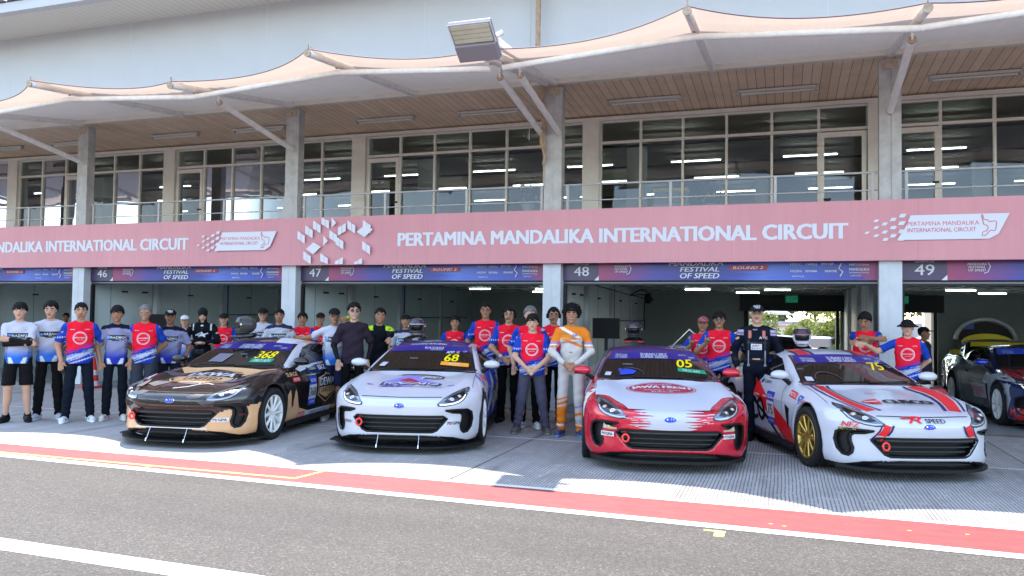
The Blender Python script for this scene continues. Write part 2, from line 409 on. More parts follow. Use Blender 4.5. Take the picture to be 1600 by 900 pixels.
sheet('concrete_apron',[(-60,L2(-60)),(-20,L2(-20)),(14,L2(14)),(60,L2(60)),(60,12.80),(-60,12.80)],.0,M_conc)
sheet('red_strip',[(-60,L1(-60)),(-20,L1(-20)),(14,L1(14)),(60,L1(60)),(60,L2(60)),(14,L2(14)),(-20,L2(-20)),(-60,L2(-60))],.0012,M_rpaint)
sheet('white_line',[(q,L2(q)-.03) for q in(-60,-20,14,60)]+[(q,L2(q)+.05) for q in(60,14,-20,-60)],.0024,M_wpaint)
sheet('pit_lane_line',[(q,L1(q)-.07) for q in(-60,-20,14,60)]+[(q,L1(q)+.06) for q in(60,14,-20,-60)],.0024,M_wpaint)
sheet('lane_line',[(-60,3.86),(60,3.86),(60,4.06),(-60,4.06)],.0006,M_wpaint)
sheet('bay_line',[(-20,9.17),(8,10.05),(8,10.11),(-20,9.23)],.004,M_thin)
sheet('threshold_line',[(-60,12.62),(60,12.72),(60,12.77),(-60,12.67)],.004,mat('threshold_red',(.28,.03,.035),.6))
for x in(-14.3,-8.67,-3.04,2.58,8.2):
    sheet('slab_joint',[(x-.008,L2(x)),(x+.008,L2(x)),(x+.008,12.6),(x-.008,12.6)],.003,mat('joint_filler',(.07,.065,.06),.9))
mb=MB().mat(M_ypaint)
def stripe(mb,a,b,w,z):
    a=Vector((*a,z));b=Vector((*b,z)); n=(b-a).normalized().cross(Vector((0,0,1)))*w/2
    mb.add([a+n,b+n,b-n,a-n],[(0,1,2,3)],False)
stripe(mb,(-10.5,6.36),(-4.40,6.50),.045,.0036); stripe(mb,(-4.42,6.49),(-4.33,7.06),.045,.0042); stripe(mb,(-6.1,6.38),(-6.1,6.46),.05,.0048); stripe(mb,(-8.1,6.36),(-8.1,6.42),.05,.0048)
stripe(mb,(-.56,6.13),(-.40,6.13),.035,.0010); stripe(mb,(-.44,5.98),(-.44,6.115),.075,.0016)
for x,y in((-.1,6.5),(.0,6.47),(.9,6.7),(1.3,6.75)): stripe(mb,(x,y),(x+.03,y),.015,.0022)
tag(mb.build('yellow_marking'),kind='structure')
sheet('garage_floor',[(-60,12.80),(60,12.80),(60,22),(-60,22)],.004,mat('garage_floor_paint',(.20,.21,.21),.35,noise=.15,nscale=2))
# ================================================================ pit building
M_col=mat('column_paint',(.50,.52,.55),.6,noise=.10,nscale=3,bump=.1); M_colup=mat('column_weathered',(.42,.40,.38),.7,noise=.22,nscale=5,bump=.15)
M_cream=mat('cream_paint',(.72,.66,.59),.55,noise=.08,nscale=3); M_frame=mat('window_frame_paint',(.74,.68,.61),.5,noise=.08)
M_wall=mat('upper_wall_panel',(.46,.46,.475),.5,noise=.04,nscale=.8); M_steel=mat('painted_steel',(.42,.40,.39),.5,noise=.12)
M_white=mat('white_pipe_paint',(.82,.79,.76),.45,noise=.10,nscale=9); M_rust=mat('rusty_bracket',(.42,.32,.24),.8,noise=.35,nscale=25)
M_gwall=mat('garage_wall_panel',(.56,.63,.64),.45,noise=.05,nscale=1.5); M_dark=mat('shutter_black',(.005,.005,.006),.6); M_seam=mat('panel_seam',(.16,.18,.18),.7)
def planks():
    m,nt,p,L=shader_mat('plank_soffit'); tc=N(nt,'ShaderNodeTexCoord'); o=tc.outputs['Object']; sx=N(nt,'ShaderNodeSeparateXYZ'); L.new(o,sx.inputs[0])
    u=mth(nt,'MULTIPLY',sx.outputs[0],1/.145); g=mth(nt,'LESS_THAN',mth(nt,'FRACT',u),.055); w=N(nt,'ShaderNodeTexWhiteNoise',noise_dimensions='1D'); L.new(mth(nt,'FLOOR',u),w.inputs['W'])
    t=ramp(nt,w.outputs['Value'],[(0,(.76,.55,.40)),(.5,(.82,.60,.44)),(1,(.86,.65,.49))]); d=ramp(nt,noise(nt,o,2.5,4),[(.3,(.88,.88,.88)),(.7,(1.05,1.05,1.05))])
    c=mixc(nt,1,t.outputs[0],d.outputs[0],'MULTIPLY'); c=mixc(nt,g,c,(.10,.065,.045)); L.new(c,p.inputs['Base Color']); p.inputs['Roughness'].default_value=.5; return m
def glassmat():
    m=bpy.data.materials.new('window_glass'); m.use_nodes=True; nt=m.node_tree; nt.nodes.clear(); L=nt.links
    o=N(nt,'ShaderNodeOutputMaterial'); t=N(nt,'ShaderNodeBsdfTransparent'); t.inputs[0].default_value=(.62,.64,.62,1); g=N(nt,'ShaderNodeBsdfGlossy'); g.inputs['Roughness'].default_value=.01; g.inputs[0].default_value=(.42,.45,.52,1)
    f=N(nt,'ShaderNodeFresnel'); f.inputs[0].default_value=1.6; x=N(nt,'ShaderNodeMixShader'); fm=mth(nt,'ADD',mth(nt,'MULTIPLY',f.outputs[0],1.0),.04)
    tc=N(nt,'ShaderNodeTexCoord'); b=N(nt,'ShaderNodeBump'); b.inputs['Strength'].default_value=.03; b.inputs['Distance'].default_value=.03; L.new(noise(nt,tc.outputs['Object'],1.2,1),b.inputs['Height']); L.new(b.outputs[0],g.inputs['Normal'])
    L.new(fm,x.inputs[0]); L.new(t.outputs[0],x.inputs[1]); L.new(g.outputs[0],x.inputs[2]); L.new(x.outputs[0],o.inputs[0]); return m
M_pane=glassmat(); M_plank=planks()
BLD=thing('pit_building','long two storey pit building with open garages below and a glazed balcony floor above','building',(0,12.9,0))
def bpart(mb,name,parent=BLD,m=None,bevel=0):
    """parts are modelled in world space and hang under the building"""
    o=mb.build(name,parent,m,bevel); 
    if parent is BLD: o.matrix_parent_inverse=Matrix.Translation((0,-12.9,0))
    return o
CX=[-24.7,-19.46,-14.22,-8.95,-3.71,1.51,6.75,12.0]      # column centres
for x in CX:
    b=MB().mat(M_col); b.box(x-.155,x+.155,12.80,13.02,0,2.62)
    b.mat(M_colup); b.box(x-.15,x+.02,12.82,12.99,2.62,5.50); b.box(x+.02,x+.15,12.80,12.99,2.62,5.50); b.mat(M_rust); b.box(x-.10,x+.10,12.79,12.80,5.36,5.50)
    b.mat(M_col); b.box(x-.03,x+.0,12.796,12.80,0,2.5); bpart(b,'column')
b=MB().mat(mat('slab_concrete',(.45,.44,.43),.8,noise=.1)); b.box(-60,60,12.86,26,2.55,2.80); b.box(-60,60,12.86,15.6,2.80,3.30); bpart(b,'balcony_slab')
b=MB().mat(M_cream); b.box(-60,60,12.74,12.84,5.55,5.68); b.box(-60,60,14.86,14.94,5.40,5.47); bpart(b,'canopy_beam')
b=MB().mat(M_plank); b.add([(-60,12.84,5.60),(60,12.84,5.60),(60,15.05,5.50),(-60,15.05,5.50)],[(0,1,2,3)],False); b.add([(-60,12.84,5.72),(60,12.84,5.72),(60,15.05,5.62),(-60,15.05,5.62)],[(0,1,2,3)],False); bpart(b,'soffit')
b=MB().mat(M_wall); b.box(-60,60,12.95,13.15,5.74,7.70); 
b.mat(mat('wall_joint',(.58,.6,.65),.6))
for x in np.arange(-58,60,3.45): b.box(x,x+.008,12.946,12.95,5.74,7.70)
bpart(b,'upper_wall')
def sofmat():
    m,nt,p,L=shader_mat('roof_soffit'); tc=N(nt,'ShaderNodeTexCoord'); o=tc.outputs['Object']; sx=N(nt,'ShaderNodeSeparateXYZ'); L.new(o,sx.inputs[0])
    g=mth(nt,'LESS_THAN',mth(nt,'FRACT',mth(nt,'MULTIPLY',sx.outputs[0],1/.16)),.07); c=mixc(nt,g,(.62,.58,.52),(.36,.33,.30)); L.new(c,p.inputs['Base Color']); return m
b=MB().mat(sofmat()); b.box(-60,60,11.80,22,7.70,7.74); b.mat(M_wall); b.box(-60,60,11.62,11.80,7.66,7.86); b.mat(mat('roof_dark',(.09,.06,.07),.6))
b.add([(-60,11.6,7.88),(60,11.6,7.88),(60,22,8.6),(-60,22,8.6)],[(0,1,2,3)],False)
for x in np.arange(-40,-8,.25): b.box(x,x+.10,11.56,11.66,7.865,7.92)
bpart(b,'roof')
# garages: side walls, back wall, ceiling, shutters
XW=[c+.02 for c in CX]
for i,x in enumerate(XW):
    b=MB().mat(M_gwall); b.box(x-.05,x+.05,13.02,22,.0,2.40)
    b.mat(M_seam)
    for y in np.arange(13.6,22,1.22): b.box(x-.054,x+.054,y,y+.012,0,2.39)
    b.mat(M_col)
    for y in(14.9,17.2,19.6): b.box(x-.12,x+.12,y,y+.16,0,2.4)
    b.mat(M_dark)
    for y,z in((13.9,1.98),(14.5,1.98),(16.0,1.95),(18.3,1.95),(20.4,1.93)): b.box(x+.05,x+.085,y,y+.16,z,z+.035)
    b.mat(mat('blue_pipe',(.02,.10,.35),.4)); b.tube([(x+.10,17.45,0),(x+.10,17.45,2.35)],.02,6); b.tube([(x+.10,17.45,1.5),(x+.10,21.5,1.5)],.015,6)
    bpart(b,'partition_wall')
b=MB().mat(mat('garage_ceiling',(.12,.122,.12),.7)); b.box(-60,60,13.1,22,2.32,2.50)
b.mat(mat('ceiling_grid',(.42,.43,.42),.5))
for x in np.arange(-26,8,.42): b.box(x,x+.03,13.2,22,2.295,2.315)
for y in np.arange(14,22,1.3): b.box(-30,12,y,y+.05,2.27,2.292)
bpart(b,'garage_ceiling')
OPEN={0:None,1:None,2:(-13.2,-11.9,1.9),3:None,4:(-.86,1.30,1.80),5:(2.45,3.55,1.80),6:None}
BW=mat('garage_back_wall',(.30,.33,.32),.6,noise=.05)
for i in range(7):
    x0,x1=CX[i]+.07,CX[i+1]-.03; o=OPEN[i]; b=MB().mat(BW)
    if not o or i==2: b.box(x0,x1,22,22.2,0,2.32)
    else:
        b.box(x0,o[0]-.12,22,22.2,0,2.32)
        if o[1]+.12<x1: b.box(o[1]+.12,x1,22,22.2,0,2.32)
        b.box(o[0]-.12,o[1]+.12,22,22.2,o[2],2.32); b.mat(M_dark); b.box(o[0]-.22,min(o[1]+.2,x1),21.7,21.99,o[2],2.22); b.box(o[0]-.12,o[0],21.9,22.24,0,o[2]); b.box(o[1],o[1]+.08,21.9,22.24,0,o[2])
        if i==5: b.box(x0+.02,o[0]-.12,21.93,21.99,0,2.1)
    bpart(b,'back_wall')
for i in range(7):
    x0,x1=CX[i]+.156,CX[i+1]-.156; b=MB().mat(M_dark); b.box(x0,x1,13.0,13.12,2.12,2.195); b.mat(mat('shutter_edge',(.16,.16,.17),.4,metal=.5)); b.box(x0,x1,12.985,12.999,2.15,2.17)
    b.mat(M_dark); b.box(x0,x0+.05,12.98,13.06,0,2.12); b.box(x1-.05,x1,12.98,13.06,0,2.12); b.box(x0,x1,13.02,13.12,2.20,2.56); bpart(b,'roller_shutter')
# header panels with the event name, one over each garage
P_blue=mat('header_blue',(.05,.07,.34),.35); P_pur=mat('header_purple',(.10,.025,.16),.35); P_mag=mat('header_magenta',(.33,.03,.12),.35); P_dk=mat('header_dark',(.055,.03,.09),.35); P_mid=mat('header_mid',(.05,.03,.22),.35)
P_w=mat('print_white',(.60,.60,.63),.5); P_lt=mat('print_pale',(.45,.45,.62),.5); P_red=mat('print_red',(.33,.02,.05),.4)
def blend_panel():
    m,nt,p,L=shader_mat('header_print'); tc=N(nt,'ShaderNodeTexCoord'); sx=N(nt,'ShaderNodeSeparateXYZ'); L.new(tc.outputs['Generated'],sx.inputs[0])
    u=mth(nt,'ADD',sx.outputs[0],mth(nt,'MULTIPLY',mth(nt,'SUBTRACT',noise(nt,tc.outputs['Generated'],5,2),.5),.16))
    r=ramp(nt,u,[(0,(.30,.03,.11)),(.10,(.20,.03,.16)),(.22,(.045,.04,.28)),(.40,(.02,.02,.16)),(.52,(.03,.05,.32)),(.62,(.08,.14,.52)),(.8,(.035,.07,.40)),(.93,(.04,.04,.28)),(.97,(.26,.03,.14)),(1,(.24,.03,.12))])
    L.new(r.outputs[0],p.inputs['Base Color']); p.inputs['Roughness'].default_value=.35; return m
P_grad=blend_panel()
for i,num in enumerate(['44','45','46','47','48','49','50']):
    x0,x1=CX[i]+.156,CX[i+1]-.156; z0,z1=2.198,2.56
    s=thing('garage_sign','wide blue and purple garage header printed with number %s and the festival name'%num,'sign',((x0+x1)/2,13.0,2.2),0,'header signs above the garages')
    b=MB().mat(P_grad); b.box(x0-(x0+x1)/2+.62,x1-(x0+x1)/2,-.03,.015,0,.36); b.build('printed_panel',s)
    b=MB().mat(P_dk); b.box(x0-(x0+x1)/2,x0-(x0+x1)/2+.62,-.03,.015,0,.36); b.build('number_panel',s)
    f=Flat(); X0=x0-(x0+x1)/2; W=x1-x0
    f.text('GARAGE',X0+.32,.285,.26,.045,P_w,.01); f.text(num,X0+.32,.155,.26,.16,P_w,.015); f.poly([(X0+.54,.0),(X0+.62,.0),(X0+.62,.08)],P_w)
    f.text('MANDALIKA',X0+2.22,.275,.86,.07,P_w,.04,.2); f.text('FESTIVAL',X0+2.28,.18,.62,.075,P_w,.04,.2); f.text('OF SPEED',X0+2.28,.075,.62,.085,P_w,.04,.2)
    f.text('MANDALIKA',X0+1.0,.235,.24,.035,P_w,.03,.2); f.text('FESTIVAL',X0+1.0,.19,.22,.035,P_w,.03,.2); f.text('OF SPEED',X0+1.0,.145,.22,.035,P_w,.03,.2); f.add(line_flat([(X0+1.14,.26),(X0+1.17,.2),(X0+1.14,.12),(X0+1.09,.10)],.012),P_w)
    f.poly(rect(X0+2.74,.16,X0+3.32,.24,.02),P_red); f.text('ROUND 2',X0+3.03,.20,.46,.045,P_w,.03,.2)
    for k,(a,b_) in enumerate(((3.75,.245),(3.97,.245),(4.2,.25),(3.75,.14),(3.97,.14),(4.25,.14))): 
        f.text(['ITDC','FORMULA','BMW CUP','MGPA','PERTAMINA','INDIHOME'][k],X0+a,b_,.17,.035,P_w,.02)
    f.text('MOTUL',X0+3.78,.06,.18,.025,P_w,.02); f.text('PERTAMINA',X0+4.65,.235,.28,.03,P_w,.01); f.text('MANDALIKA',X0+4.65,.165,.28,.04,P_w,.02); f.text('INTERNATIONAL',X0+4.65,.115,.28,.02,P_w,.01); f.text('CIRCUIT',X0+4.6,.07,.15,.02,P_w,.01)
    f.add(line_flat([(X0+4.40,.26),(X0+4.36,.18),(X0+4.42,.13),(X0+4.38,.06)],.014),P_w)
    f.plane('printing',s,(0,-.03,0),(1,0,0),(0,0,1),(0,-1,0),base=.001,step=.0005)
# long pink fascia banner
def added_hills():
    # unseen ridge added behind the camera to cut sky glare in the windows
    mb=MB().mat(mat('added_hill_scrub',(.20,.22,.20),.9,noise=.25,nscale=.02)); vs=[];n=90;rr=np.random.RandomState(5); ph=rr.uniform(0,6,6)
    for k in range(n+1):
        a=pi*(.86+1.28*k/n); h=26+9*sin(a*5+ph[0])+5*sin(a*13+ph[1])+3*sin(a*31+ph[2])
        for r,z in((250,-.62),(285,h*.45),(320,h*.85),(350,h),(380,h*.8),(420,-.62)): vs.append((r*cos(a),r*sin(a),z if z>0 else -.62))
    mb.add(vs,[(k*6+j,k*6+j+1,k*6+j+7,k*6+j+6) for k in range(n) for j in range(5)],True); tag(mb.build('added_hills'),kind='structure')
added_hills()
BN=thing('fascia_banner','long faded pink banner with white circuit name running along the building front','banner',(-6,12.7,2.48))
def bannermat():
    m,nt,p,L=shader_mat('faded_pink_vinyl'); tc=N(nt,'ShaderNodeTexCoord'); o=tc.outputs['Object']; sx=N(nt,'ShaderNodeSeparateXYZ'); L.new(o,sx.inputs[0])
    v=ramp(nt,noise(nt,o,.35,4),[(.3,(.55,.225,.25)),(.7,(.63,.275,.30))]); sm=N(nt,'ShaderNodeMapping'); sm.inputs['Scale'].default_value=(9,9,.7); L.new(o,sm.inputs[0])
    d=ramp(nt,noise(nt,sm.outputs[0],1,4),[(.3,(.95,.95,.95)),(.6,(1.01,1.01,1.01))]); c=mixc(nt,1,v.outputs[0],d.outputs[0],'MULTIPLY')
    g=mth(nt,'LESS_THAN',mth(nt,'FRACT',mth(nt,'MULTIPLY',sx.outputs[0],1/2.62)),.003); c=mixc(nt,mth(nt,'MULTIPLY',g,.35),c,(.3,.1,.12)); L.new(c,p.inputs['Base Color']); p.inputs['Roughness'].default_value=.55
    b=N(nt,'ShaderNodeBump'); b.inputs['Strength'].default_value=.08; b.inputs['Distance'].default_value=.02; L.new(noise(nt,o,3,2),b.inputs['Height']); L.new(b.outputs[0],p.inputs['Normal']); return m
b=MB().mat(bannermat()); b.box(-30,16,0,.12,0,.90); b.build('vinyl_sheet',BN)
W1=mat('banner_white',(.62,.62,.68),.5)
def bx(x): return x+6
def bz(z): return z-2.48
f=Flat()
PER=7.80+.0
def track(cx,cz,s,m,f):
    P=[(-.5,1),(-.4,.55),(-.1,.5),(0,.35),(.5,.4),(.62,.3),(.55,-.35),(.45,-.5),(.1,-.45),(-.1,-.7),(-.35,-.95),(-.55,-.9),(-.5,-.6),(-.2,-.5),(-.05,-.2),(-.15,0),(-.42,.1),(-.5,.45),(-.6,.95),(-.5,1)]
    f.add(line_flat([(cx+a*s,cz+b*s) for a,b in P],.012),m)
LW=mat('banner_logo_red',(.62,.13,.17),.5)
def logo(x0,f):
    # checkered flag, then the slanted plate (x0 = left tip)
    z0=2.775
    for (a,b_) in((.0,.10),(.12,.17),(.12,.05),(.23,.22),(.23,.10),(.34,.28),(.34,.16),(.34,.04),(.45,.22),(.45,.10),(.45,-.01),(.24,-.01),(.12,.27),(.46,.33)):
        w=.05+.03*(a/.45); f.poly(rect(bx(x0+a),bz(z0+b_),bx(x0+a+w),bz(z0+b_+w*.7),.03),W1)
    f.poly([(bx(x0+.44),bz(z0)),(bx(x0+1.62),bz(z0)),(bx(x0+1.74),bz(z0+.07)),(bx(x0+1.88),bz(z0+.36)),(bx(x0+.62),bz(z0+.36)),(bx(x0+.56),bz(z0+.20))],W1)
    f.text('PERTAMINA MANDALIKA',bx(x0+1.04),bz(z0+.235),.92,.06,LW,.01); f.text('INTERNATIONAL CIRCUIT',bx(x0+1.02),bz(z0+.14),.88,.06,LW,.01)
    track(bx(x0+1.62),bz(z0+.19),.155,LW,f)
for xc in(-2.83,-15.0):
    for dz in(-.005,.005): f.text('PERTAMINA MANDALIKA INTERNATIONAL CIRCUIT',bx(xc),bz(2.93+dz),7.48,.232,W1,.065,lift=3+.9*(dz>0)*2)
logo(1.14,f); logo(-11.03,f)
# tumbling block pattern
rr=[(-8.70,3.05,0),(-8.53,3.15,0),(-8.36,3.24,0),(-8.18,3.32,0),(-7.82,3.17,1),(-7.62,3.22,0),(-7.30,3.22,0),(-8.0,3.05,0),(-7.86,2.93,0),(-7.42,3.10,2),(-7.3,2.83,0),(-8.5,2.80,2),(-8.55,2.66,0),(-8.18,2.62,0),(-7.86,2.54,1),(-7.46,2.52,1),(-8.12,2.95,3),(-7.95,3.28,3)]
for x,z,t in rr:
    x=x+.02; z=z-.02; w=.165;h=.20
    if t==0: P=[(x,z+h*.5),(x,z-h*.25),(x+w,z-h*.75),(x+w,z)]
    elif t==1: P=[(x,z+h*.1),(x,z-h*.75+.02),(x+w,z-h*.25),(x+w,z+h*.5)]
    elif t==2: P=[(x,z),(x+w*1.0,z+h*.62),(x+w*2.0,z+h*.2),(x+w,z-h*.5)]
    else: P=[(x,z+h*.5),(x+w*.6,z),(x,z-h*.45)]
    P=[(a,max(2.49,min(3.37,b_))) for a,b_ in P]; f.poly([(bx(a),bz(b_)) for a,b_ in P],W1)
    if t<2: f.add(line_flat([(bx((P[0][0]+P[3][0])/2),bz((P[0][1]+P[3][1])/2)),(bx((P[1][0]+P[2][0])/2),bz((P[1][1]+P[2][1])/2))],.008),LW)
f.plane('lettering',BN,(0,0,0),(1,0,0),(0,0,1),(0,-1,0),base=.003,step=.0007)
# ---------------------------------------------------------------- glazed first floor
PX=[-24.3,-19.05,-13.99,-8.87,-3.72,1.40,6.6,11.8]
DOOR={0:0,1:2,2:0,3:0,4:5,5:0,6:2}   # which pane is a door
for i,x in enumerate(PX):
    b=MB().mat(M_cream); b.box(x,x+.33,14.88,15.2,3.30,5.46)
    if i%2==1: b.mat(P_w); b.box(x+.26,x+.32,14.872,14.88,3.62,3.74)
    bpart(b,'pier')
for i in range(len(PX)-1):
    x0,x1=PX[i]+.33,PX[i+1]; n=6; w=(x1-x0)/n
    fr=MB().mat(M_frame)
    for k in range(n+1): fr.box(x0+k*w-(.022 if 0<k<n else 0),x0+k*w+(.022 if 0<k<n else .04 if k==0 else 0)-( .0 if k<n else 0),14.955,15.03,3.30,5.42)
    for z in(3.30,4.955,5.37): fr.box(x0,x1,14.95,15.025,z,z+.05)
    d=DOOR[i]; dx0=x0+d*w; 
    for a,b2 in((dx0+.022,dx0+.09),(dx0+w-.09,dx0+w-.022)): fr.box(a,b2,14.935,15.02,3.35,4.93)
    fr.box(dx0+.09,dx0+w-.09,14.935,15.02,4.84,4.93); fr.box(dx0+.09,dx0+w-.09,14.935,15.02,3.35,3.43)
    wnd=bpart(fr,'window_frame')
    b=MB().mat(M_pane)
    for k in range(n):
        a=rr_=RNG.uniform(-.004,.004,2)
        b.add([(x0+k*w+.03,15.0+a[0],3.34),(x0+(k+1)*w-.03,15.0-a[0],3.34),(x0+(k+1)*w-.03,15.0+a[1],4.96),(x0+k*w+.03,15.0+a[1],4.96)],[(0,1,2,3)],False)
        b.add([(x0+k*w+.03,15.0,5.0),(x0+(k+1)*w-.03,15.0,5.0),(x0+(k+1)*w-.03,15.0-a[0],5.38),(x0+k*w+.03,15.0-a[0],5.38)],[(0,1,2,3)],False)
    b.build('pane',wnd)
    h=MB().mat(M_dark); h.box(dx0+w-.13 if d!=5 else dx0+.08,dx0+w-.03 if d!=5 else dx0+.20,14.90,14.93,3.95 if d!=5 else 3.72,3.98 if d!=5 else 3.745); h.build('door_handle',wnd)
M_int=mat('interior_wall',(.46,.40,.36),.8); M_intc=mat('interior_ceiling',(.40,.33,.28),.8); M_intcol=mat('interior_column',(.40,.41,.37),.7)
b=MB().mat(M_int); b.box(-60,60,27,27.2,2.8,5.9); b.mat(M_intc); b.box(-60,60,15.05,27,5.62,5.70); b.mat(mat('interior_floor',(.10,.095,.09),.4)); b.box(-60,60,15.05,27,3.28,3.31)
b.mat(M_intcol)
for x in CX: b.box(x+.35,x+.75,17.6,18.0,3.3,5.6); b.box(x+3.0,x+3.3,22,22.4,3.3,5.6)
b.mat(M_dark)
for y in(17.5,20,22.5,25): b.tube([(-30,y,5.45),(12,y,5.45)],.03,5)
bpart(b,'upper_hall')
M_tube=mat('lit_tube',(1,1,1),.5,emit=(.80,1,.97),es=4); M_tubeoff=mat('tube_lens',(.62,.60,.56),.3); M_fix=mat('lamp_housing',(.55,.50,.44),.5)
def tubelamp(x,y,z,L,label,group,lit,first={}):
    k=(L,lit)
    t=thing('tube_lamp',label,'lamp',(x,y,z),0,group)
    if k not in first:
        a=MB().mat(M_fix); a.prism([(-.05,.05),(.05,.05),(.02,.012),(-.02,.012)],-L/2,L/2,'x'); 
        o1=a.build('housing',t)
        a=MB().mat(M_tube if lit else M_tubeoff); a.tube([(-L/2+.04,-.0,-.01),(L/2-.04,0,-.01)],.011 if lit else .02,6); 
        if not lit: a.mat(M_steel); a.box(-L/2-.03,-L/2+.01,-.04,.04,-.03,.05); a.box(L/2-.01,L/2+.03,-.04,.04,-.03,.05)
        o2=a.build('tube',t); first[k]=(o1.data,o2.data)
    else:
        for n,d in zip(('housing','tube'),first[k]): link(bpy.data.objects.new(n,d),t)
for i in range(1,7):
    x=CX[i]
    for dx,row in((1.25,0),(3.5,1)):
        tubelamp(x+dx+.1,14.0,5.48,1.25,'unlit tube lamp fixed under the plank soffit above the balcony','tube lamps under the balcony soffit',False)
for i in range(0,6):
    for j,(y,ox) in enumerate(((17,0),(19.4,.3),(21.8,.6),(24.4,1.0))):
        for dx in(1.4,4.0):
            tubelamp(CX[i]+dx+ox,y,5.42,1.25,'glowing white tube lamp hanging inside the upper hall behind the glass','lit tube lamps in the upper hall',True)
for i in range(1,6):
    for dx,y in((1.9,15.2),(1.9,18.0),(3.6,15.2),(3.6,18),(2.9,20)):
        tubelamp(CX[i]+dx,y,2.235,.62,'short bright tube lamp on a garage ceiling','lit tube lamps on garage ceilings',True)
# railings
def railing(i):
    x0,x1=CX[i]+.15,CX[i+1]-.15; L=x1-x0
    t=thing('balcony_railing',['']*0 or 'thin grey steel balcony railing %s'%RL[i],'railing',(x0,12.93,3.30),0,'balcony railings between the columns')
    b=MB().mat(M_steel)
    b.tube([(0,0,.53),(L,0,.53)],.018,6); b.tube([(0,0,.26),(L,0,.26)],.012,6); b.tube([(0,0,.10),(L,0,.10)],.012,6); b.build('rail',t)
    for k in(.08,L*.37,L*.7,L-.08):
        p=MB().mat(M_steel); p.box(k-.022,k+.022,-.022,.022,0,.52); p.build('post',t)
RL={0:'beyond the left edge',1:'at the far left of the frame',2:'above garage 46',3:'above garage 47',4:'above garage 48',5:'above garage 49',6:'beyond the right edge'}
for i in range(1,6): railing(i)
# ---------------------------------------------------------------- tensile canopies
def fabricmat():
    m,nt,p,L=shader_mat('canopy_membrane'); tc=N(nt,'ShaderNodeTexCoord'); o=tc.outputs['Object']
    v=ramp(nt,noise(nt,o,.9,5),[(.3,(.69,.57,.49)),(.7,(.77,.65,.57))]); sx=N(nt,'ShaderNodeSeparateXYZ'); L.new(o,sx.inputs[0]); se=mth(nt,'LESS_THAN',mth(nt,'FRACT',mth(nt,'MULTIPLY',mth(nt,'ADD',sx.outputs[0],.2),1/.87)),.018)
    mpp=N(nt,'ShaderNodeMapping'); mpp.inputs['Scale'].default_value=(6,.8,1); L.new(o,mpp.inputs[0]); gr=ramp(nt,noise(nt,mpp.outputs[0],1.5,5,.7),[(.35,(.80,.76,.72)),(.6,(1,1,1))])
    cc=mixc(nt,.35,mixc(nt,mth(nt,'MULTIPLY',se,.18),v.outputs[0],(.45,.36,.30)),gr.outputs[0],'MULTIPLY'); L.new(cc,p.inputs['Base Color']); p.inputs['Roughness'].default_value=.6
    tr=N(nt,'ShaderNodeBsdfTranslucent'); tr.inputs[0].default_value=(.56,.44,.36,1); x=N(nt,'ShaderNodeMixShader'); x.inputs[0].default_value=.33
    out=nt.nodes['Material Output']; L.new(p.outputs[0],x.inputs[1]); L.new(tr.outputs[0],x.inputs[2]); L.new(x.outputs[0],out.inputs[0]); return m
M_fab=fabricmat(); M_hem=mat('canopy_hem',(.12,.06,.08),.7)
ROOT_Y,ROOT_Z=12.76,5.64
def arm_end(col,x): return Vector((x,9.60,5.12)) if col else Vector((x,9.35,5.29))
def arm_cross(col,x): # where the edge tube meets the arm
    a=Vector((x,ROOT_Y,ROOT_Z)); e=arm_end(col,x); return a.lerp(e,(ROOT_Y-10.1)/(ROOT_Y-e.y))
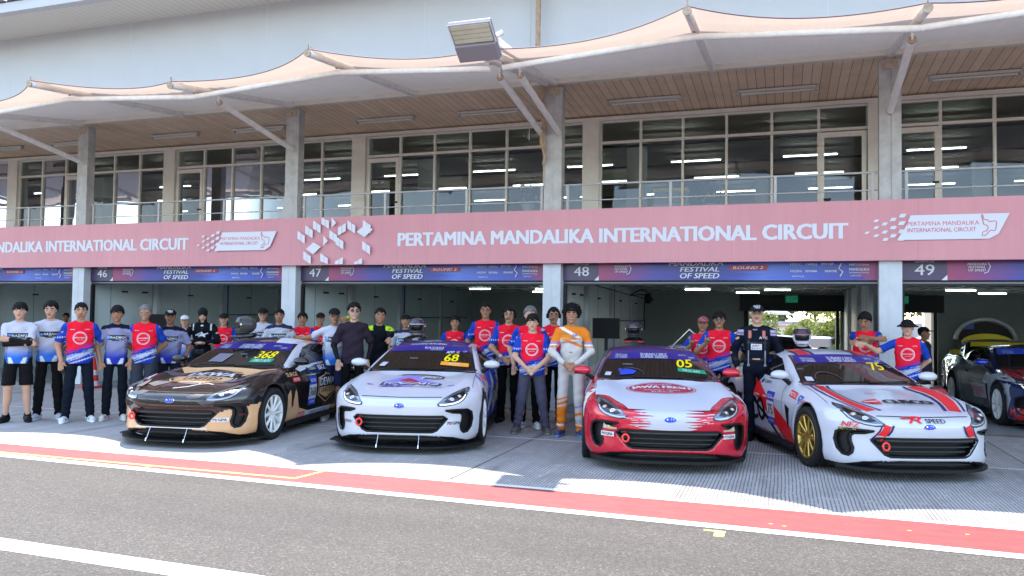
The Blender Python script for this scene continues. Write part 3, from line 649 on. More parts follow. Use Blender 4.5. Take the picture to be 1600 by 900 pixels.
def canopy(arms,label):
    t=thing('shade_canopy',label,'canopy',(arms[0][0],ROOT_Y,ROOT_Z),0,'membrane canopies over the pit boxes'); O=Vector((arms[0][0],ROOT_Y,ROOT_Z))
    for x,c in arms:
        b=MB().mat(M_white); e=arm_end(c,x); a=Vector((x,ROOT_Y,ROOT_Z-.01)); dn=Vector((0,0,-.06))
        b.tube([a+dn-O,e+dn-O],.052,10); d=(e-a).normalized(); b.mat(M_rust); b.tube([e+dn-O+d*.0,e+dn-O+d*.025],.056,10)
        b.tube([e-O+Vector((0,.02,-.03)),e-O+Vector((0,.0,.07))],.012,6); b.tube([e-O+Vector((0,.45,.02)),e-O+Vector((0,.05,.05))],.008,5)
        cr=arm_cross(c,x); b.tube([cr-O+Vector((0,0,-.06)),cr-O+Vector((0,0,-.13))],.02,6); b.build('arm',t)
        if c:
            s=MB().mat(M_white); dx={-3.85:-.08,-3.67:.05}.get(x,0); p0=Vector((x+dx,12.80,4.72)); p1=Vector((x+dx,10.72,5.08)); s.tube([p0-O,p1-O],.05,10); s.mat(M_rust); s.tube([p1-O,p1-O+(p1-p0).normalized()*.03],.053,10); s.mat(M_white); s.box(x+dx-O.x-.012,x+dx-O.x+.012,p1.y-O.y-.04,p1.y-O.y+.05,p1.z-O.z,p1.z-O.z+.13)
            s.mat(M_rust); s.tube([p0-O,p0-O-(p1-p0).normalized()*.015],.054,10); s.build('strut',t)
    for (xa,ca),(xb,cb) in zip(arms[:-1],arms[1:]):
        a=arm_cross(ca,xa);c2=arm_cross(cb,xb); b=MB().mat(M_white); b.tube([a-O+Vector((0,0,-.19)),c2-O+Vector((0,0,-.19))],.044,8); b.build('edge_tube',t)
        NU,NV=18,14; vs=[];fs=[]
        seam={-3.85:-3.762,-3.67:-3.758}; xa=seam.get(xa,xa); xb=seam.get(xb,xb)
        ea,eb=arm_end(ca,xa),arm_end(cb,xb); ra=Vector((xa,ROOT_Y,ROOT_Z));rb=Vector((xb,ROOT_Y,ROOT_Z))
        for j in range(NV+1):
            v=j/NV
            for i in range(NU+1):
                u=i/NU; sag=4*u*(1-u); vv=v*(1-.12*sag); A=ra.lerp(ea,vv);B=rb.lerp(eb,vv); p=A.lerp(B,u); p.z+=-.10*sag*v*(1.1-v)*1.6-.05*sag*v; vs.append(p-O)
        for j in range(NV):
            for i in range(NU): k=j*(NU+1)+i; fs.append((k,k+1,k+NU+2,k+NU+1))
        b=MB().mat(M_fab); b.add(vs,fs,True); b.mat(M_hem); ed=[vs[NV*(NU+1)+i] for i in range(NU+1)]; b.tube(ed,.008,4); b.build('membrane',t)
canopy([(-24.7,True),(-22.1,False),(-19.46,True),(-16.85,False),(-14.18,True),(-11.55,False),(-8.93,True),(-6.31,False),(-3.85,True)],'beige membrane canopy with scalloped edge left of the floodlight')
canopy([(-3.67,True),(-1.08,False),(1.51,True),(4.13,False),(6.75,True),(9.4,False)],'beige membrane canopy with scalloped edge right of the floodlight')
# floodlight
FL=thing('floodlight','square grey floodlight on a bracket arm between the two canopies','floodlight',(-3.80,9.38,5.17)); FL.scale=(1.3,1.0,1.2)
M=Matrix.Rotation(radians(-32),3,'X')
def R3(p): return M@Vector(p)
b=MB().mat(mat('lamp_grey',(.24,.20,.22),.5)); b.cbox((0,0,0),(.46,.52,.05),M=M); b.cbox(R3((0,.14,-.035)),(.44,.23,.05),M=M); b.build('housing',FL,bevel=.01)
b=MB().mat(mat('lamp_glass_panel',(.55,.48,.36),.25,noise=.1,coat=.5))
for k in range(4): b.cbox(R3((0,-.212+.062*k,-.030)),(.41,.054,.012),M=M)
b.mat(P_w); b.cbox(R3((0,-.255,-.026)),(.46,.012,.006),M=M); b.cbox(R3((-.223,-.11,-.027)),(.012,.28,.006),M=M); b.cbox(R3((.223,-.11,-.027)),(.012,.28,.006),M=M); b.build('lens',FL)
b=MB().mat(M_white); b.tube([(.16,.10,.06),(.10,2.30,.22)],.030,8); b.tube([(.1,.12,.02),(.26,.14,.10)],.03,8); b.build('bracket_arm',FL)
# rusty conduit on the column by the floodlight
b=MB().mat(mat('rusty_pipe',(.38,.26,.17),.8,noise=.35,nscale=12)); b.tube([(-3.98,12.70,5.72),(-3.98,12.70,8.6)],.045,8)
P=[(-3.93+.03*sin(k*1.3)+.012*k*.5,12.74-.01*k*.2,5.60-k*.12) for k in range(13)]; b.tube(P,.030,6); b.tube([(p[0]+.035,p[1],p[2]) for p in P[:11]],.018,6); b.mat(M_steel); b.tube([(-4.12,12.72,4.6),(-4.12,12.72,8.4)],.008,4)
tag(b.build('conduit'),'rusty twisted cable conduit running up the column and wall by the floodlight','pipe')
# ================================================================ racing coupes
_w=table([0,.3,.86,1.3,2.2,2.9,3.4,3.9,4.26],[.85,.872,.886,.872,.862,.872,.888,.862,.80],.12)
_prof=table([.08,.14,.2,.3,.42,.5,.56,.61,.66,.72,.8,1.0],[.09,.05,.015,.012,.018,.0,.0,.018,.06,.10,.14,.2],.018)
_T=table([0,.1,.2,.4,.8,1.2,1.3,1.6,2.5,3.3,3.8,4.12,4.3],[.60,.632,.658,.695,.757,.815,.83,.855,.87,.88,.905,.935,.925],.06)
_fb=table([.0,.3,.55,.9,1.3,1.8,2.9,3.35,3.9,4.2],[0,.005,.03,.05,.03,0,0,.045,.02,0],.1)
_sz=table([.1,.14,.2,.35,.5,.62,.7,.8,.9],[-.09,-.06,-.03,-.004,.0,-.006,-.022,-.075,-.16],.025)
_zc=table([1.0,1.24,1.5,1.8,2.0,2.2,2.5,2.8,3.2,3.6,3.95,4.2],[.69,.82,.93,1.06,1.14,1.19,1.215,1.20,1.135,1.02,.90,.82],.05)
_wc=table([.75,.85,.95,1.05,1.15,1.25],[.80,.755,.705,.645,.575,.49],.02)
_wt=table([1.0,2.4,3.2,3.6,4.0],[1,1,.96,.88,.78],.1)
def yfront(x): x=np.abs(x)/.8875; return .47*x**3.8+.016*x*x
WZ=.32; AX=(.86,3.435)
GRILLE=[(-.50,.425),(.50,.425),(.545,.395),(.50,.345),(.43,.265),(.38,.245),(-.38,.245),(-.43,.265),(-.50,.345),(-.545,.395)]
SLOT=[(-.62,.135),(-.46,.185),(-.3,.205),(.3,.205),(.46,.185),(.62,.135),(.5,.12),(-.5,.12)]
INTAKE=[(.525,.492),(.60,.466),(.675,.458),(.70,.435),(.70,.38),(.682,.31),(.69,.26),(.715,.228),(.75,.235),(.785,.29),(.80,.38),(.79,.46),(.75,.492),(.64,.497)]
HEAD=[(.452,.552),(.444,.574),(.50,.624),(.58,.668),(.66,.700),(.718,.715),(.738,.698),(.735,.655),(.715,.612),(.672,.577),(.60,.556),(.52,.547)]
def car_raw(P,pockets=True):
    x=np.abs(P[:,0]); yf=P[:,1]+2.13; z=P[:,2]
    fr=(yfront(x)+_prof(z)-yf)*.85
    # recessed channel behind the bumper face between nose and grille
    top=_T(yf)-.028*(x/.8)**2+_fb(yf)*np.exp(-((x-.655)/.14)**2)-.012*np.exp(-((x-.36)/.16)**2)*np.clip((yf-.5)/.6,0,1)*np.clip((1.9-yf)/.4,0,1)
    ft=(z-top)*.93
    rw0=np.sqrt((yf-AX[0])**2+(z-WZ)**2); rw1=np.sqrt((yf-AX[1])**2+(z-WZ)**2)
    mid=np.exp(-((yf-2.15)/.75)**4)
    side=_w(yf)+_sz(z)+.012*np.exp(-((rw0-.385)/.045)**2)+.012*np.exp(-((rw1-.385)/.045)**2)-mid*.022*np.exp(-((z-.36)/.12)**2)+mid*.008*np.exp(-((z-.63)/.03)**2)
    fs=(x-side)*.96
    fb=.125+.03*np.clip((yf-.7)/.3,0,1)*mid-z
    rp=.05*np.clip((z-.5)/.4,0,1)+.12*np.clip((.35-z)/.2,0,1)
    fr2=(yf-(4.262-.30*(x/.8875)**3.5-rp))*.9
    f=smax(fs,ft,.06); f=smax(f,fr,.055); f=smax(f,fr2,.06); f=smax(f,fb,.02)
    ya=yf-.22*x*x*np.clip((2.4-yf)/.9,0,1)+.12*x*x*np.clip((yf-2.6)/.8,0,1)
    fc=(z-(_zc(ya)-.045*(x/.55)**2*np.clip((z-.9)/.2,0,1)))*.88
    fw=(x-_wc(z)*_wt(yf))*.86
    cab=smax(fc,fw,.045); cab=smax(cab,.6-z,.02); cab=np.maximum(cab,np.maximum(.98-ya,ya-4.0))
    f=smin(f,cab,.022)
    if pockets:
        dp=yf-yfront(x)
        sub=np.maximum(poly_sdf(P[:,0],z,GRILLE),dp-.13); f=smax(f,-sub,.012)
        sub=np.maximum(poly_sdf(P[:,0],z,SLOT),dp-.10); f=smax(f,-sub,.01)
        sub=np.maximum(poly_sdf(x,z,INTAKE),dp-.085); f=smax(f,-sub,.012)
        for a,rw in((AX[0],rw0),(AX[1],rw1)):
            sub=np.maximum(rw-.366,.56-x); f=smax(f,-sub,.01)
    return f
def make_body_data():
    V,Q=net(lambda P:car_raw(P),(-.97,-2.2,.08),(.97,2.2,1.28),.0165,slack=2.0)
    c=V[Q].mean(1); x=np.abs(c[:,0]); yf=c[:,1]+2.13; dp=yf-yfront(x)
    inn=((poly_sdf(c[:,0],c[:,2],GRILLE)<.004)|(poly_sdf(c[:,0],c[:,2],SLOT)<.004)|(poly_sdf(x,c[:,2],INTAKE)<.006))&(dp>.02+_prof(c[:,2]))&(dp<.2)
    for a in AX: inn|=(np.sqrt((yf-a)**2+(c[:,2]-WZ)**2)<.372)&(x<.85+.0)&(np.abs(c[:,0])>.5)
    inn|=(c[:,2]<.135)|((c[:,2]<np.interp(x,[0,.42,.60,.74,.80],[.205,.200,.178,.125,.10]))&(yf<.5))
    return V,Q,inn.astype(int)
_BD=None
def body_data():
    global _BD
    if _BD is None:
        V,Q,mi=make_body_data(); bv=BVHTree.FromPolygons([tuple(v) for v in V],[tuple(q) for q in Q.tolist()]); V2,Q2=net(lambda P:car_raw(P,False),(-.97,-2.2,.08),(.97,-1.2,.9),.025,slack=2.0); global _RAWB; _RAWB=BVHTree.FromPolygons([tuple(v) for v in V2],[tuple(q) for q in Q2.tolist()]); _BD=(V,Q,mi,bv)
    return _BD
M_trim=mat('black_trim',(.006,.006,.007),.5,noise=.15,spec=.3)
M_gblack=mat('gloss_black',(.004,.004,.005),.15,coat=.4)
M_glass=mat('dark_car_glass',(.010,.008,.008),.05,spec=.5,coat=.6)
M_tyre=mat('tyre_rubber',(.008,.008,.009),.75,bump=.25,bscale=60)
M_disc=mat('brake_steel',(.10,.095,.09),.5,metal=.8)
M_chrome=mat('chrome',(.75,.76,.78),.12,metal=1)
M_lens=mat('lamp_glass',(.16,.19,.24),.12,metal=.5,coat=1)
M_drl=mat('daylight_strip',(.42,.44,.48),.2,coat=1)
M_drlon=mat('daylight_strip_lit',(.8,.8,.8),.3,emit=(1,1,1),es=.35)
M_redhook=mat('red_hook',(.75,.02,.015),.35,coat=.3)
M_gap=mat('panel_gap',(.01,.01,.01),.8)
def vin(n,c,r=.42,coat=.12): return mat('vinyl_'+n,c,r,coat=coat,spec=.35)
V_white=vin('white',(.60,.60,.62)); V_black=vin('black',(.006,.006,.007)); V_red=vin('red',(.72,.015,.02)); V_navy=vin('navy',(.012,.018,.09))
V_blue=vin('blue',(.02,.06,.50)); V_purple=vin('banner_purple',(.016,.011,.19)); V_yellow=vin('yellow',(.9,.68,.0)); V_green=vin('green',(.0,.27,.14))
V_orange=vin('orange',(.9,.33,.03)); V_tan=vin('tan',(.66,.38,.19)); V_grey=vin('grey',(.3,.3,.33)); V_dkpurple=vin('dark_purple',(.035,.012,.10)); V_lilac=vin('lilac',(.25,.22,.62))
V_silver=vin('silver',(.48,.49,.55)); V_maroon=vin('oval_red',(.42,.015,.04)); V_darkcar=vin('smoke',(.045,.043,.05)); V_sky=vin('skyblue',(.1,.3,.7)); V_crimson=vin('crimson',(.50,.008,.045),.22,1)
M_rimw=mat('white_rim',(.78,.78,.76),.3,coat=.4); M_rimg=mat('gold_rim',(.55,.36,.08),.3,metal=.75,coat=.3); M_rimd=mat('dark_rim',(.03,.03,.032),.3,metal=.5)
_WD={}; M_dark_=mat('wheel_inner_black',(.01,.01,.01),.9)
def wheel(parent,side,y,rimm,steer=0,x=.778):
    w=thing_part('wheel',parent,(side*x,y,WZ),steer)
    key=(side,rimm.name)
    if key not in _WD:
        a=MB().mat(M_tyre); s=side
        pr=[(.225,-.09),(.235,-.108),(.27,-.12),(.302,-.116),(.316,-.10),(.3195,-.07)]
        for g in(-.045,0,.045): pr+=[(.32,g-.005),(.312,g-.004),(.312,g+.004),(.32,g+.005)]
        pr+=[(.3195,.07),(.316,.10),(.302,.116),(.27,.12),(.235,.108),(.225,.09)]
        a.lathe([(r,h*s) for r,h in pr],'x',n=64)
        for k in range(48):   # tread blocks
            q=2*pi*k/48
            M=Matrix.Rotation(q,3,'X'); 
            for xx in(-.088,.088): a.cbox(M@Vector((xx,0,.3205)),(.045,.03,.005),M=M)
        b=MB().mat(rimm)
        b.lathe([(.232,.1*s),(.236,.112*s),(.226,.113*s),(.215,.095*s),(.212,.0),(.212,-.09*s),(.232,-.1*s)],'x',n=48)
        for k in range(10):
            q=2*pi*k/10
            for dq in(0,):
                p0=(.078*s,.035*cos(q),.035*sin(q)); p1=(.092*s,.12*cos(q+dq*.8),.12*sin(q+dq*.8)); p2=(.098*s,.217*cos(q+dq*1.25),.217*sin(q+dq*1.25))
                b.tube([p0,p1,p2],[.022,.0165,.019],8)
        b.lathe([(0,.086*s),(.03,.088*s),(.034,.08*s),(.062,.072*s),(.07,.05*s),(.07,0)],'x',n=24)
        b.mat(M_disc); b.lathe([(.0,.02*s),(.175,.02*s),(.178,.0),(.178,-.01*s)],'x',n=40)
        b.mat(M_dark_); b.lathe([(.0,-.03*s),(.22,-.03*s)],'x',n=24); b.lathe([(.180,.012*s),(.211,.012*s)],'x',n=32); b.cbox((.03*s,-.12,.09),(.06,.10,.14),M=Matrix.Rotation(.6,3,'X'))
        for k in range(5): b.mat(M_chrome); b.tube([(.08*s,.05*cos(k*1.2566),.05*sin(k*1.2566)),(.092*s,.05*cos(k*1.2566),.05*sin(k*1.2566))],.007,6)
        t=a.build('tyre',w); r=b.build('rim',w); _WD[key]=(t.data,r.data)
    else:
        for n,d in zip(('tyre','rim'),_WD[key]): link(bpy.data.objects.new(n,d),w)
    return w
def thing_part(name,parent,loc=(0,0,0),rz=0):
    o=bpy.data.objects.new(name,None); link(o,parent); o.location=loc; o.rotation_euler=(0,0,rz); o.empty_display_size=.1; return o
# ---- wrapping planes for each side of a car
FR=((0,-4,0),(1,0,0),(0,0,1),(0,1,0))
def side_plane(s): return ((s*3,0,0),(0,1,0),(0,0,1),(-s,0,0))     # u = y, v = z
TOP=((0,0,4),(1,0,0),(0,1,0),(0,0,-1))
def side_text(fl,s,t,yf,z,w,h,m,bold=.02,shear=0,rot=0,lift=None,space=1):
    """writing on the flank that reads the right way round (s=+1: reads towards the rear, s=-1: towards the nose)"""
    def fn(d): v,f=fit_text(t,d,0,w,h,0,shear,rot,space); return [(s*a+yf-2.13,b+z) for a,b in v],f
    fl.bold(fn,bold*h,m,lift)
def hood_text(fl,t,x,yf,w,h,m,bold=.02,shear=0,rot=0,lift=None,space=1):
    def fn(d): v,f=fit_text(t,d,0,w,h,0,shear,rot,space); return [(a+x,b+yf-2.13) for a,b in v],f
    fl.bold(fn,bold*h,m,lift)
def GF(l,n): return l.y+2.13-yfront(l.x)<.10 or l.z>.5
def windshield_poly(z0=.845,z1=1.145,xb=.70,xt=.535):
    P=[]
    for k in range(9): t=k/8; P.append((-xb+2*xb*t,z0+.012*sin(pi*t)-.004))
    for k in range(9): t=k/8; P.append((xt-2*xt*t,z1-.018+.022*sin(pi*t)))
    return P
def ws_band(zt0,zt1):
    """band across the windshield between heights"""
    def xw(z): return .70+(.535-.70)*(z-.845)/(1.127-.845)
    P=[]
    for k in range(11): t=k/10; w=xw(zt0); P.append((-w+2*w*t,zt0-.02+.022*sin(pi*t)))
    for k in range(11): t=k/10; w=xw(zt1); P.append((w-2*w*t,zt1-.018+.022*sin(pi*t)))
    return P
SIDEWIN=[(1.78,.862),(1.86,.93),(2.05,1.02),(2.22,1.085),(2.5,1.12),(2.8,1.115),(3.05,1.07),(3.28,.985),(3.36,.925),(3.2,.905),(2.6,.89),(2.1,.872)]
def mirror(parent,s,m):
    r=thing_part('door_mirror',parent,(s*.80,-.56,.84))
    V,Q=net(lambda P: smax(ellip(P,(0,0,0),(.108,.078,.056)),P[:,1]-.045,.01),(-.14,-.1,-.08),(.14,.1,.08),.01)
    V=V+np.array([s*.10,0,.095]); np_mesh('mirror_shell',V,Q,[m],parent=r)
    a=MB().mat(M_trim); a.tube([(s*-.03,.03,-.005),(s*.05,.0,.045)],[.03,.022],8); a.prism([(s*.0,.038),(s*.2,.052),(s*.21,.062),(s*.0,.05)],-.05,.045); a.build('mirror_arm',r)
    return r
def race_car(label,pose,paint,rim,trimtop=None,splitter=False,mirrorm=None,drl=False,scale=1,visible_side=1,roofm=None,hook=True,steer=0,group='racing coupes lined up in front of the garages',label_cat='racing car',zone=None,zmat=None):
    V,Q,mi,bv=body_data()
    c=thing('racing_coupe',label,label_cat,(pose[0],pose[1],0),pose[2],group)
    if zone is not None:
        ctr=V[Q].mean(1); zi=zone(ctr).astype(int); mi=np.where((mi==0)&(zi>0),zi+1,mi)
    body=np_mesh('body',V,Q,[paint,M_trim]+(list(zmat) if zmat else []),mi=mi,parent=c)
    # wheels
    for s in(-1,1):
        wheel(c,s,AX[0]-2.13,rim,steer); wheel(c,s,AX[1]-2.13,rim)
    # glass
    g=Flat(); g.poly(windshield_poly(.838,1.155,.716,.553),M_gblack); g.poly(windshield_poly(),M_glass)
    ws=g.wrap('windshield',c,bv,*FR,grid=.05)
    for s in(-1,1):
        g=Flat(); pts=[(a-2.13,b) for a,b in SIDEWIN]; cx=sum(p[0] for p in pts)/len(pts); cz=sum(p[1] for p in pts)/len(pts)
        g.poly([((p[0]-cx)*1.035+cx,(p[1]-cz)*1.09+cz) for p in pts],M_gblack); g.poly(pts,M_glass)
        g.wrap('side_window',c,bv,*side_plane(s),grid=.05,gate=lambda l,n:l.z>.83)
    # headlamps
    for s in(-1,1):
        h=Flat(); H_=[(s*a,b) for a,b in HEAD]; cx=s*.61;cz=.63
        h.poly([((a-cx)*1.07+cx,(b-cz)*1.12+cz) for a,b in H_],M_gap); h.poly(H_,M_lens)
        low=[(.462,.562),(.52,.559),(.60,.567),(.665,.587),(.704,.618),(.722,.655)]
        h.add(line_flat([(s*a,b) for a,b in low],.0095),M_drlon if drl else M_drl)
        h.poly([(s*a,b) for a,b in [(.50,.590),(.55,.632),(.63,.668),(.70,.694),(.715,.66),(.69,.618),(.64,.592),(.56,.577)]],M_gblack)
        hl=h.wrap('headlight',c,bv,*FR,grid=.03)
        b=MB().mat(M_lens)
        for (a,z,r) in((.585,.612,.026),(.662,.640,.029)):
            loc,no,i,d=bv.ray_cast(Vector((s*a,-4,z)),Vector((0,1,0)))
            b.mat(M_chrome)
            rr=ring_flat(0,0,r,r,.007,20)
            t1=no.orthogonal().normalized(); t2=no.cross(t1)
            b.add([loc+no*.007+t1*p+t2*q for p,q in rr[0]],rr[1])
            b.mat(M_drl); 
            vs=[loc+no*.004+no*.014*cos(j*pi/8)+(t1*cos(k*pi/6)+t2*sin(k*pi/6))*(r-.009)*sin(j*pi/8) for j in range(5) for k in range(12)]
            b.add(vs,[(j*12+k,j*12+(k+1)%12,(j+1)*12+(k+1)%12,(j+1)*12+k) for j in range(4) for k in range(12)],True)
        b.build('projector_lens',hl)
    # grille bars
    g=MB().mat(mat('grille_bar',(.022,.022,.024),.32))
    for zz,r,inset,xw in((.400,.024,.035,.49),(.338,.009,.05,.47),(.290,.009,.06,.42),(.160,.007,.05,.5)):
        n=15; pts=[]
        for k in range(n):
            x=-xw+2*xw*k/(n-1); pts.append((x,yfront(abs(x))-2.13+inset+float(_prof(zz)),zz))
        g.tube(pts,r,6)
    g.build('grille',c)
    f=Flat()
    f.poly([(-.82,.098),(-.755,.13),(-.61,.184),(-.42,.209),(.42,.209),(.61,.184),(.755,.13),(.82,.098)],M_trim)
    f.wrap('lip_panel',body,bv,*FR,grid=.03,gate=GF); f=Flat()
    for q in [GRILLE]+[[(s*a,b_) for a,b_ in INTAKE] for s in(-1,1)]:
        cx=sum(p[0] for p in q)/len(q); cz=sum(p[1] for p in q)/len(q); 
        o=[Vector((p[0],p[1])) for p in q]; n_=len(o); out=[]
        ar=sum(o[i].x*o[(i+1)%n_].y-o[(i+1)%n_].x*o[i].y for i in range(n_)); sg=1 if ar>0 else -1
        for i in range(n_):
            d=(o[(i+1)%n_]-o[i-1]).normalized(); out.append(o[i]+Vector((d.y,-d.x))*.001*sg)
        f.add(line_flat([tuple(p) for p in out]+[tuple(out[0])],.020),M_trim)
    f.wrap('intake_trim',body,_RAWB,*FR,grid=.03,base=.004)
    # lower lip
    l=MB().mat(M_trim); n=25; lipo=.0 if not splitter else .065
    for z0,z1,o0 in(((.072,.088,lipo+.01),) if splitter else ((.095,.125,.03),)):
        vs=[]
        wd=.80 if not splitter else .92
        for k in range(n):
            t=-1+2*k/(n-1); x=wd*t; yy=float(yfront(min(abs(x),.86)))-2.13-o0+.02+(0 if not splitter else .1*max(0,abs(t)-.8)); 
            vs+=[(x,yy,z0),(x,yy+.012*0,z1),(x,yy+.25,z1+ (0 if splitter else .02)),(x,yy+.25,z0)]
        fs=[]
        for k in range(n-1):
            for j in range(4): fs.append((k*4+j,k*4+(j+1)%4,(k+1)*4+(j+1)%4,(k+1)*4+j))
        fs+=[(0,1,2,3),tuple((n-1)*4+j for j in(3,2,1,0))]
        l.add(vs,fs,False)
    l.build('front_splitter' if splitter else 'front_lip',c)
    if splitter:
        for s in(-1,1):
            b=MB().mat(M_chrome); b.tube([(s*.24,-2.19,.085),(s*.235,-2.105,.25)],.0035,6); b.tube([(s*.24,-2.2,.075),(s*.24,-2.19,.11)],.007,8); b.build('splitter_rod',c)
    # rocker + side skirts
    b=MB().mat(M_trim)
    for s in(-1,1): b.prism([(s*.80,.10),(s*.865,.10),(s*.87,.135),(s*.82,.17)],-.88,.88)
    b.build('side_skirt',c)
    # tow hook
    if hook:
        b=MB().mat(M_redhook)
        P=[(-.455+.032*cos(q),-2.155+.004*sin(q*1),.355+.036*sin(q)) for q in [2*pi*k/18 for k in range(19)]]
        b.tube(P,.011,8,caps=False); b.tube([(-.455,-2.15,.388),(-.455,-2.06,.40)],[.018,.018],8)
        b.mat(M_trim); b.prism(ell(-.455,.39,.026,.022,12),-2.15,-2.10); b.build('tow_hook',c)
    # wipers
    b=MB().mat(M_trim)
    for x0,x1 in((-.50,.05),(.05,.58)):
        pts=[]
        for k in range(7):
            x=x0+(x1-x0)*k/6; loc,no,i,d=bv.ray_cast(Vector((x,-4,.862+.012*k/6)),Vector((0,1,0))); pts.append(loc+no*.012)
        b.tube(pts,.006,5)
    b.build('wiper',c)
    for s in(-1,1): mirror(c,s,mirrorm or paint)
    # panel gaps, handles
    f=Flat(); 
    f.add(line_flat([(-.47,.634),(-.35,.634),(-.2,.632),(0,.630),(.2,.632),(.35,.634),(.47,.634)],.005),M_gap)
    for s in(-1,1):
        pass
    f.wrap('hood_gap',body,bv,*FR,grid=.04)
    f=Flat()
    for s in(-1,1): f.add(line_flat([(s*.77,-1.56),(s*.755,-1.35),(s*.735,-1.1),(s*.725,-.85),(s*.74,-.72)],.005),M_gap)
    for s in(-1,1):
        f.add(line_flat([(s*.30,-.78),(s*.45,-.755),(s*.62,-.72),(s*.72,-.68)],.03),M_gap)
    f.wrap('bonnet_gap',body,bv,*TOP,grid=.05,gate=lambda l,n:l.z<.88)
    for s in(-1,1):
        f=Flat()
        f.add(line_flat([(y-2.13,z) for y,z in[(1.66,.84),(1.60,.62),(1.60,.40),(1.66,.24),(1.8,.19),(2.6,.19),(2.76,.26),(2.86,.45),(2.9,.70),(2.84,.88)]],.006),M_gap)
        f.poly([(y-2.13,z) for y,z in[(2.58,.715),(2.78,.725),(2.78,.75),(2.58,.742)]],M_gap)
        f.poly([(y-2.13,z) for y,z in[(1.36,.56),(1.50,.60),(1.43,.34),(1.40,.32)]],M_trim)
        f.wrap('door_gap',body,bv,*side_plane(s),grid=.04,gate=lambda l,n:l.z<.9)
    # badge
    f=Flat(); f.poly(ell(0,.545,.068,.03,28),M_chrome); f.poly(ell(0,.545,.061,.025,28),V_blue)
    for a,b_,r in((-.028,.548,.011),(.012,.556,.006),(.032,.552,.006),(.008,.538,.006),(.026,.536,.006),(.042,.542,.005)):
        f.poly([(a+r*(1 if k%2==0 else .35)*1.5*cos(k*pi/4),b_+r*(1 if k%2==0 else .35)*sin(k*pi/4)) for k in range(8)],M_chrome,2)
    f.wrap('badge',c,bv,*FR,grid=.04)
    return c,body,ws,bv
def number_plate(c,body,bv,s,num,yf=2.02,z=.52):
    f=Flat(); w=.125
    f.poly([(yf-w-2.13,z-.20),(yf+w-2.13,z-.20),(yf+w-2.13,z+.20),(yf-w-2.13,z+.20)],V_blue)
    f.poly([(yf-w+.008-2.13,z-.115),(yf+w-.008-2.13,z-.115),(yf+w-.008-2.13,z+.085),(yf-w+.008-2.13,z+.085)],V_white)
    side_text(f,s,num,yf,z-.015,.20 if len(num)>2 else .15,.12,V_black,.03)
    side_text(f,s,'FESTIVAL',yf,z+.14,.17,.045,V_white,.02); side_text(f,s,'OF SPEED',yf,z-.155,.17,.035,V_white,.02)
    f.wrap('race_number_panel',body,bv,*side_plane(s),grid=.05); 
def banner(ws,bv,col=None,main='SUBARU BRZ',sub='SUPER SERIES',logo=True):
    f=Flat(); f.poly(ws_band(1.068,1.155),col or V_purple)
    f.text(main,.0,1.117,.34,.026,V_white,.03,.2); f.text(sub,.0,1.087,.34,.026,V_white,.03,.2)
    if logo:
        f.text('FESTIVAL',-.40,1.100,.15,.02,V_white,.02,.2); f.text('OF SPEED',-.41,1.076,.15,.02,V_white,.02,.2)
        f.text('MOTUL',.36,1.105,.10,.016,V_white,.02,.1); f.text('MGPA',.47,1.078,.08,.018,V_white,.02,.1)
    for k in range(-9,10):
        if abs(k)>3: continue
    f.wrap('windshield_banner',ws,bv,*FR,grid=.04,base=.006)
def mgpa(f,x,z,w=.13,h=.04,bg=True):
    if bg: f.poly(rect(x-w*.56,z-h*.75,x+w*.56,z+h*.75),V_white)
    f.text('M',x-w*.38,z,w*.2,h,V_black,.03); f.text('1',x-w*.2,z,w*.1,h,V_red,.03,.2); f.text('GPA',x+w*.17,z,w*.56,h*.9,V_black,.03)
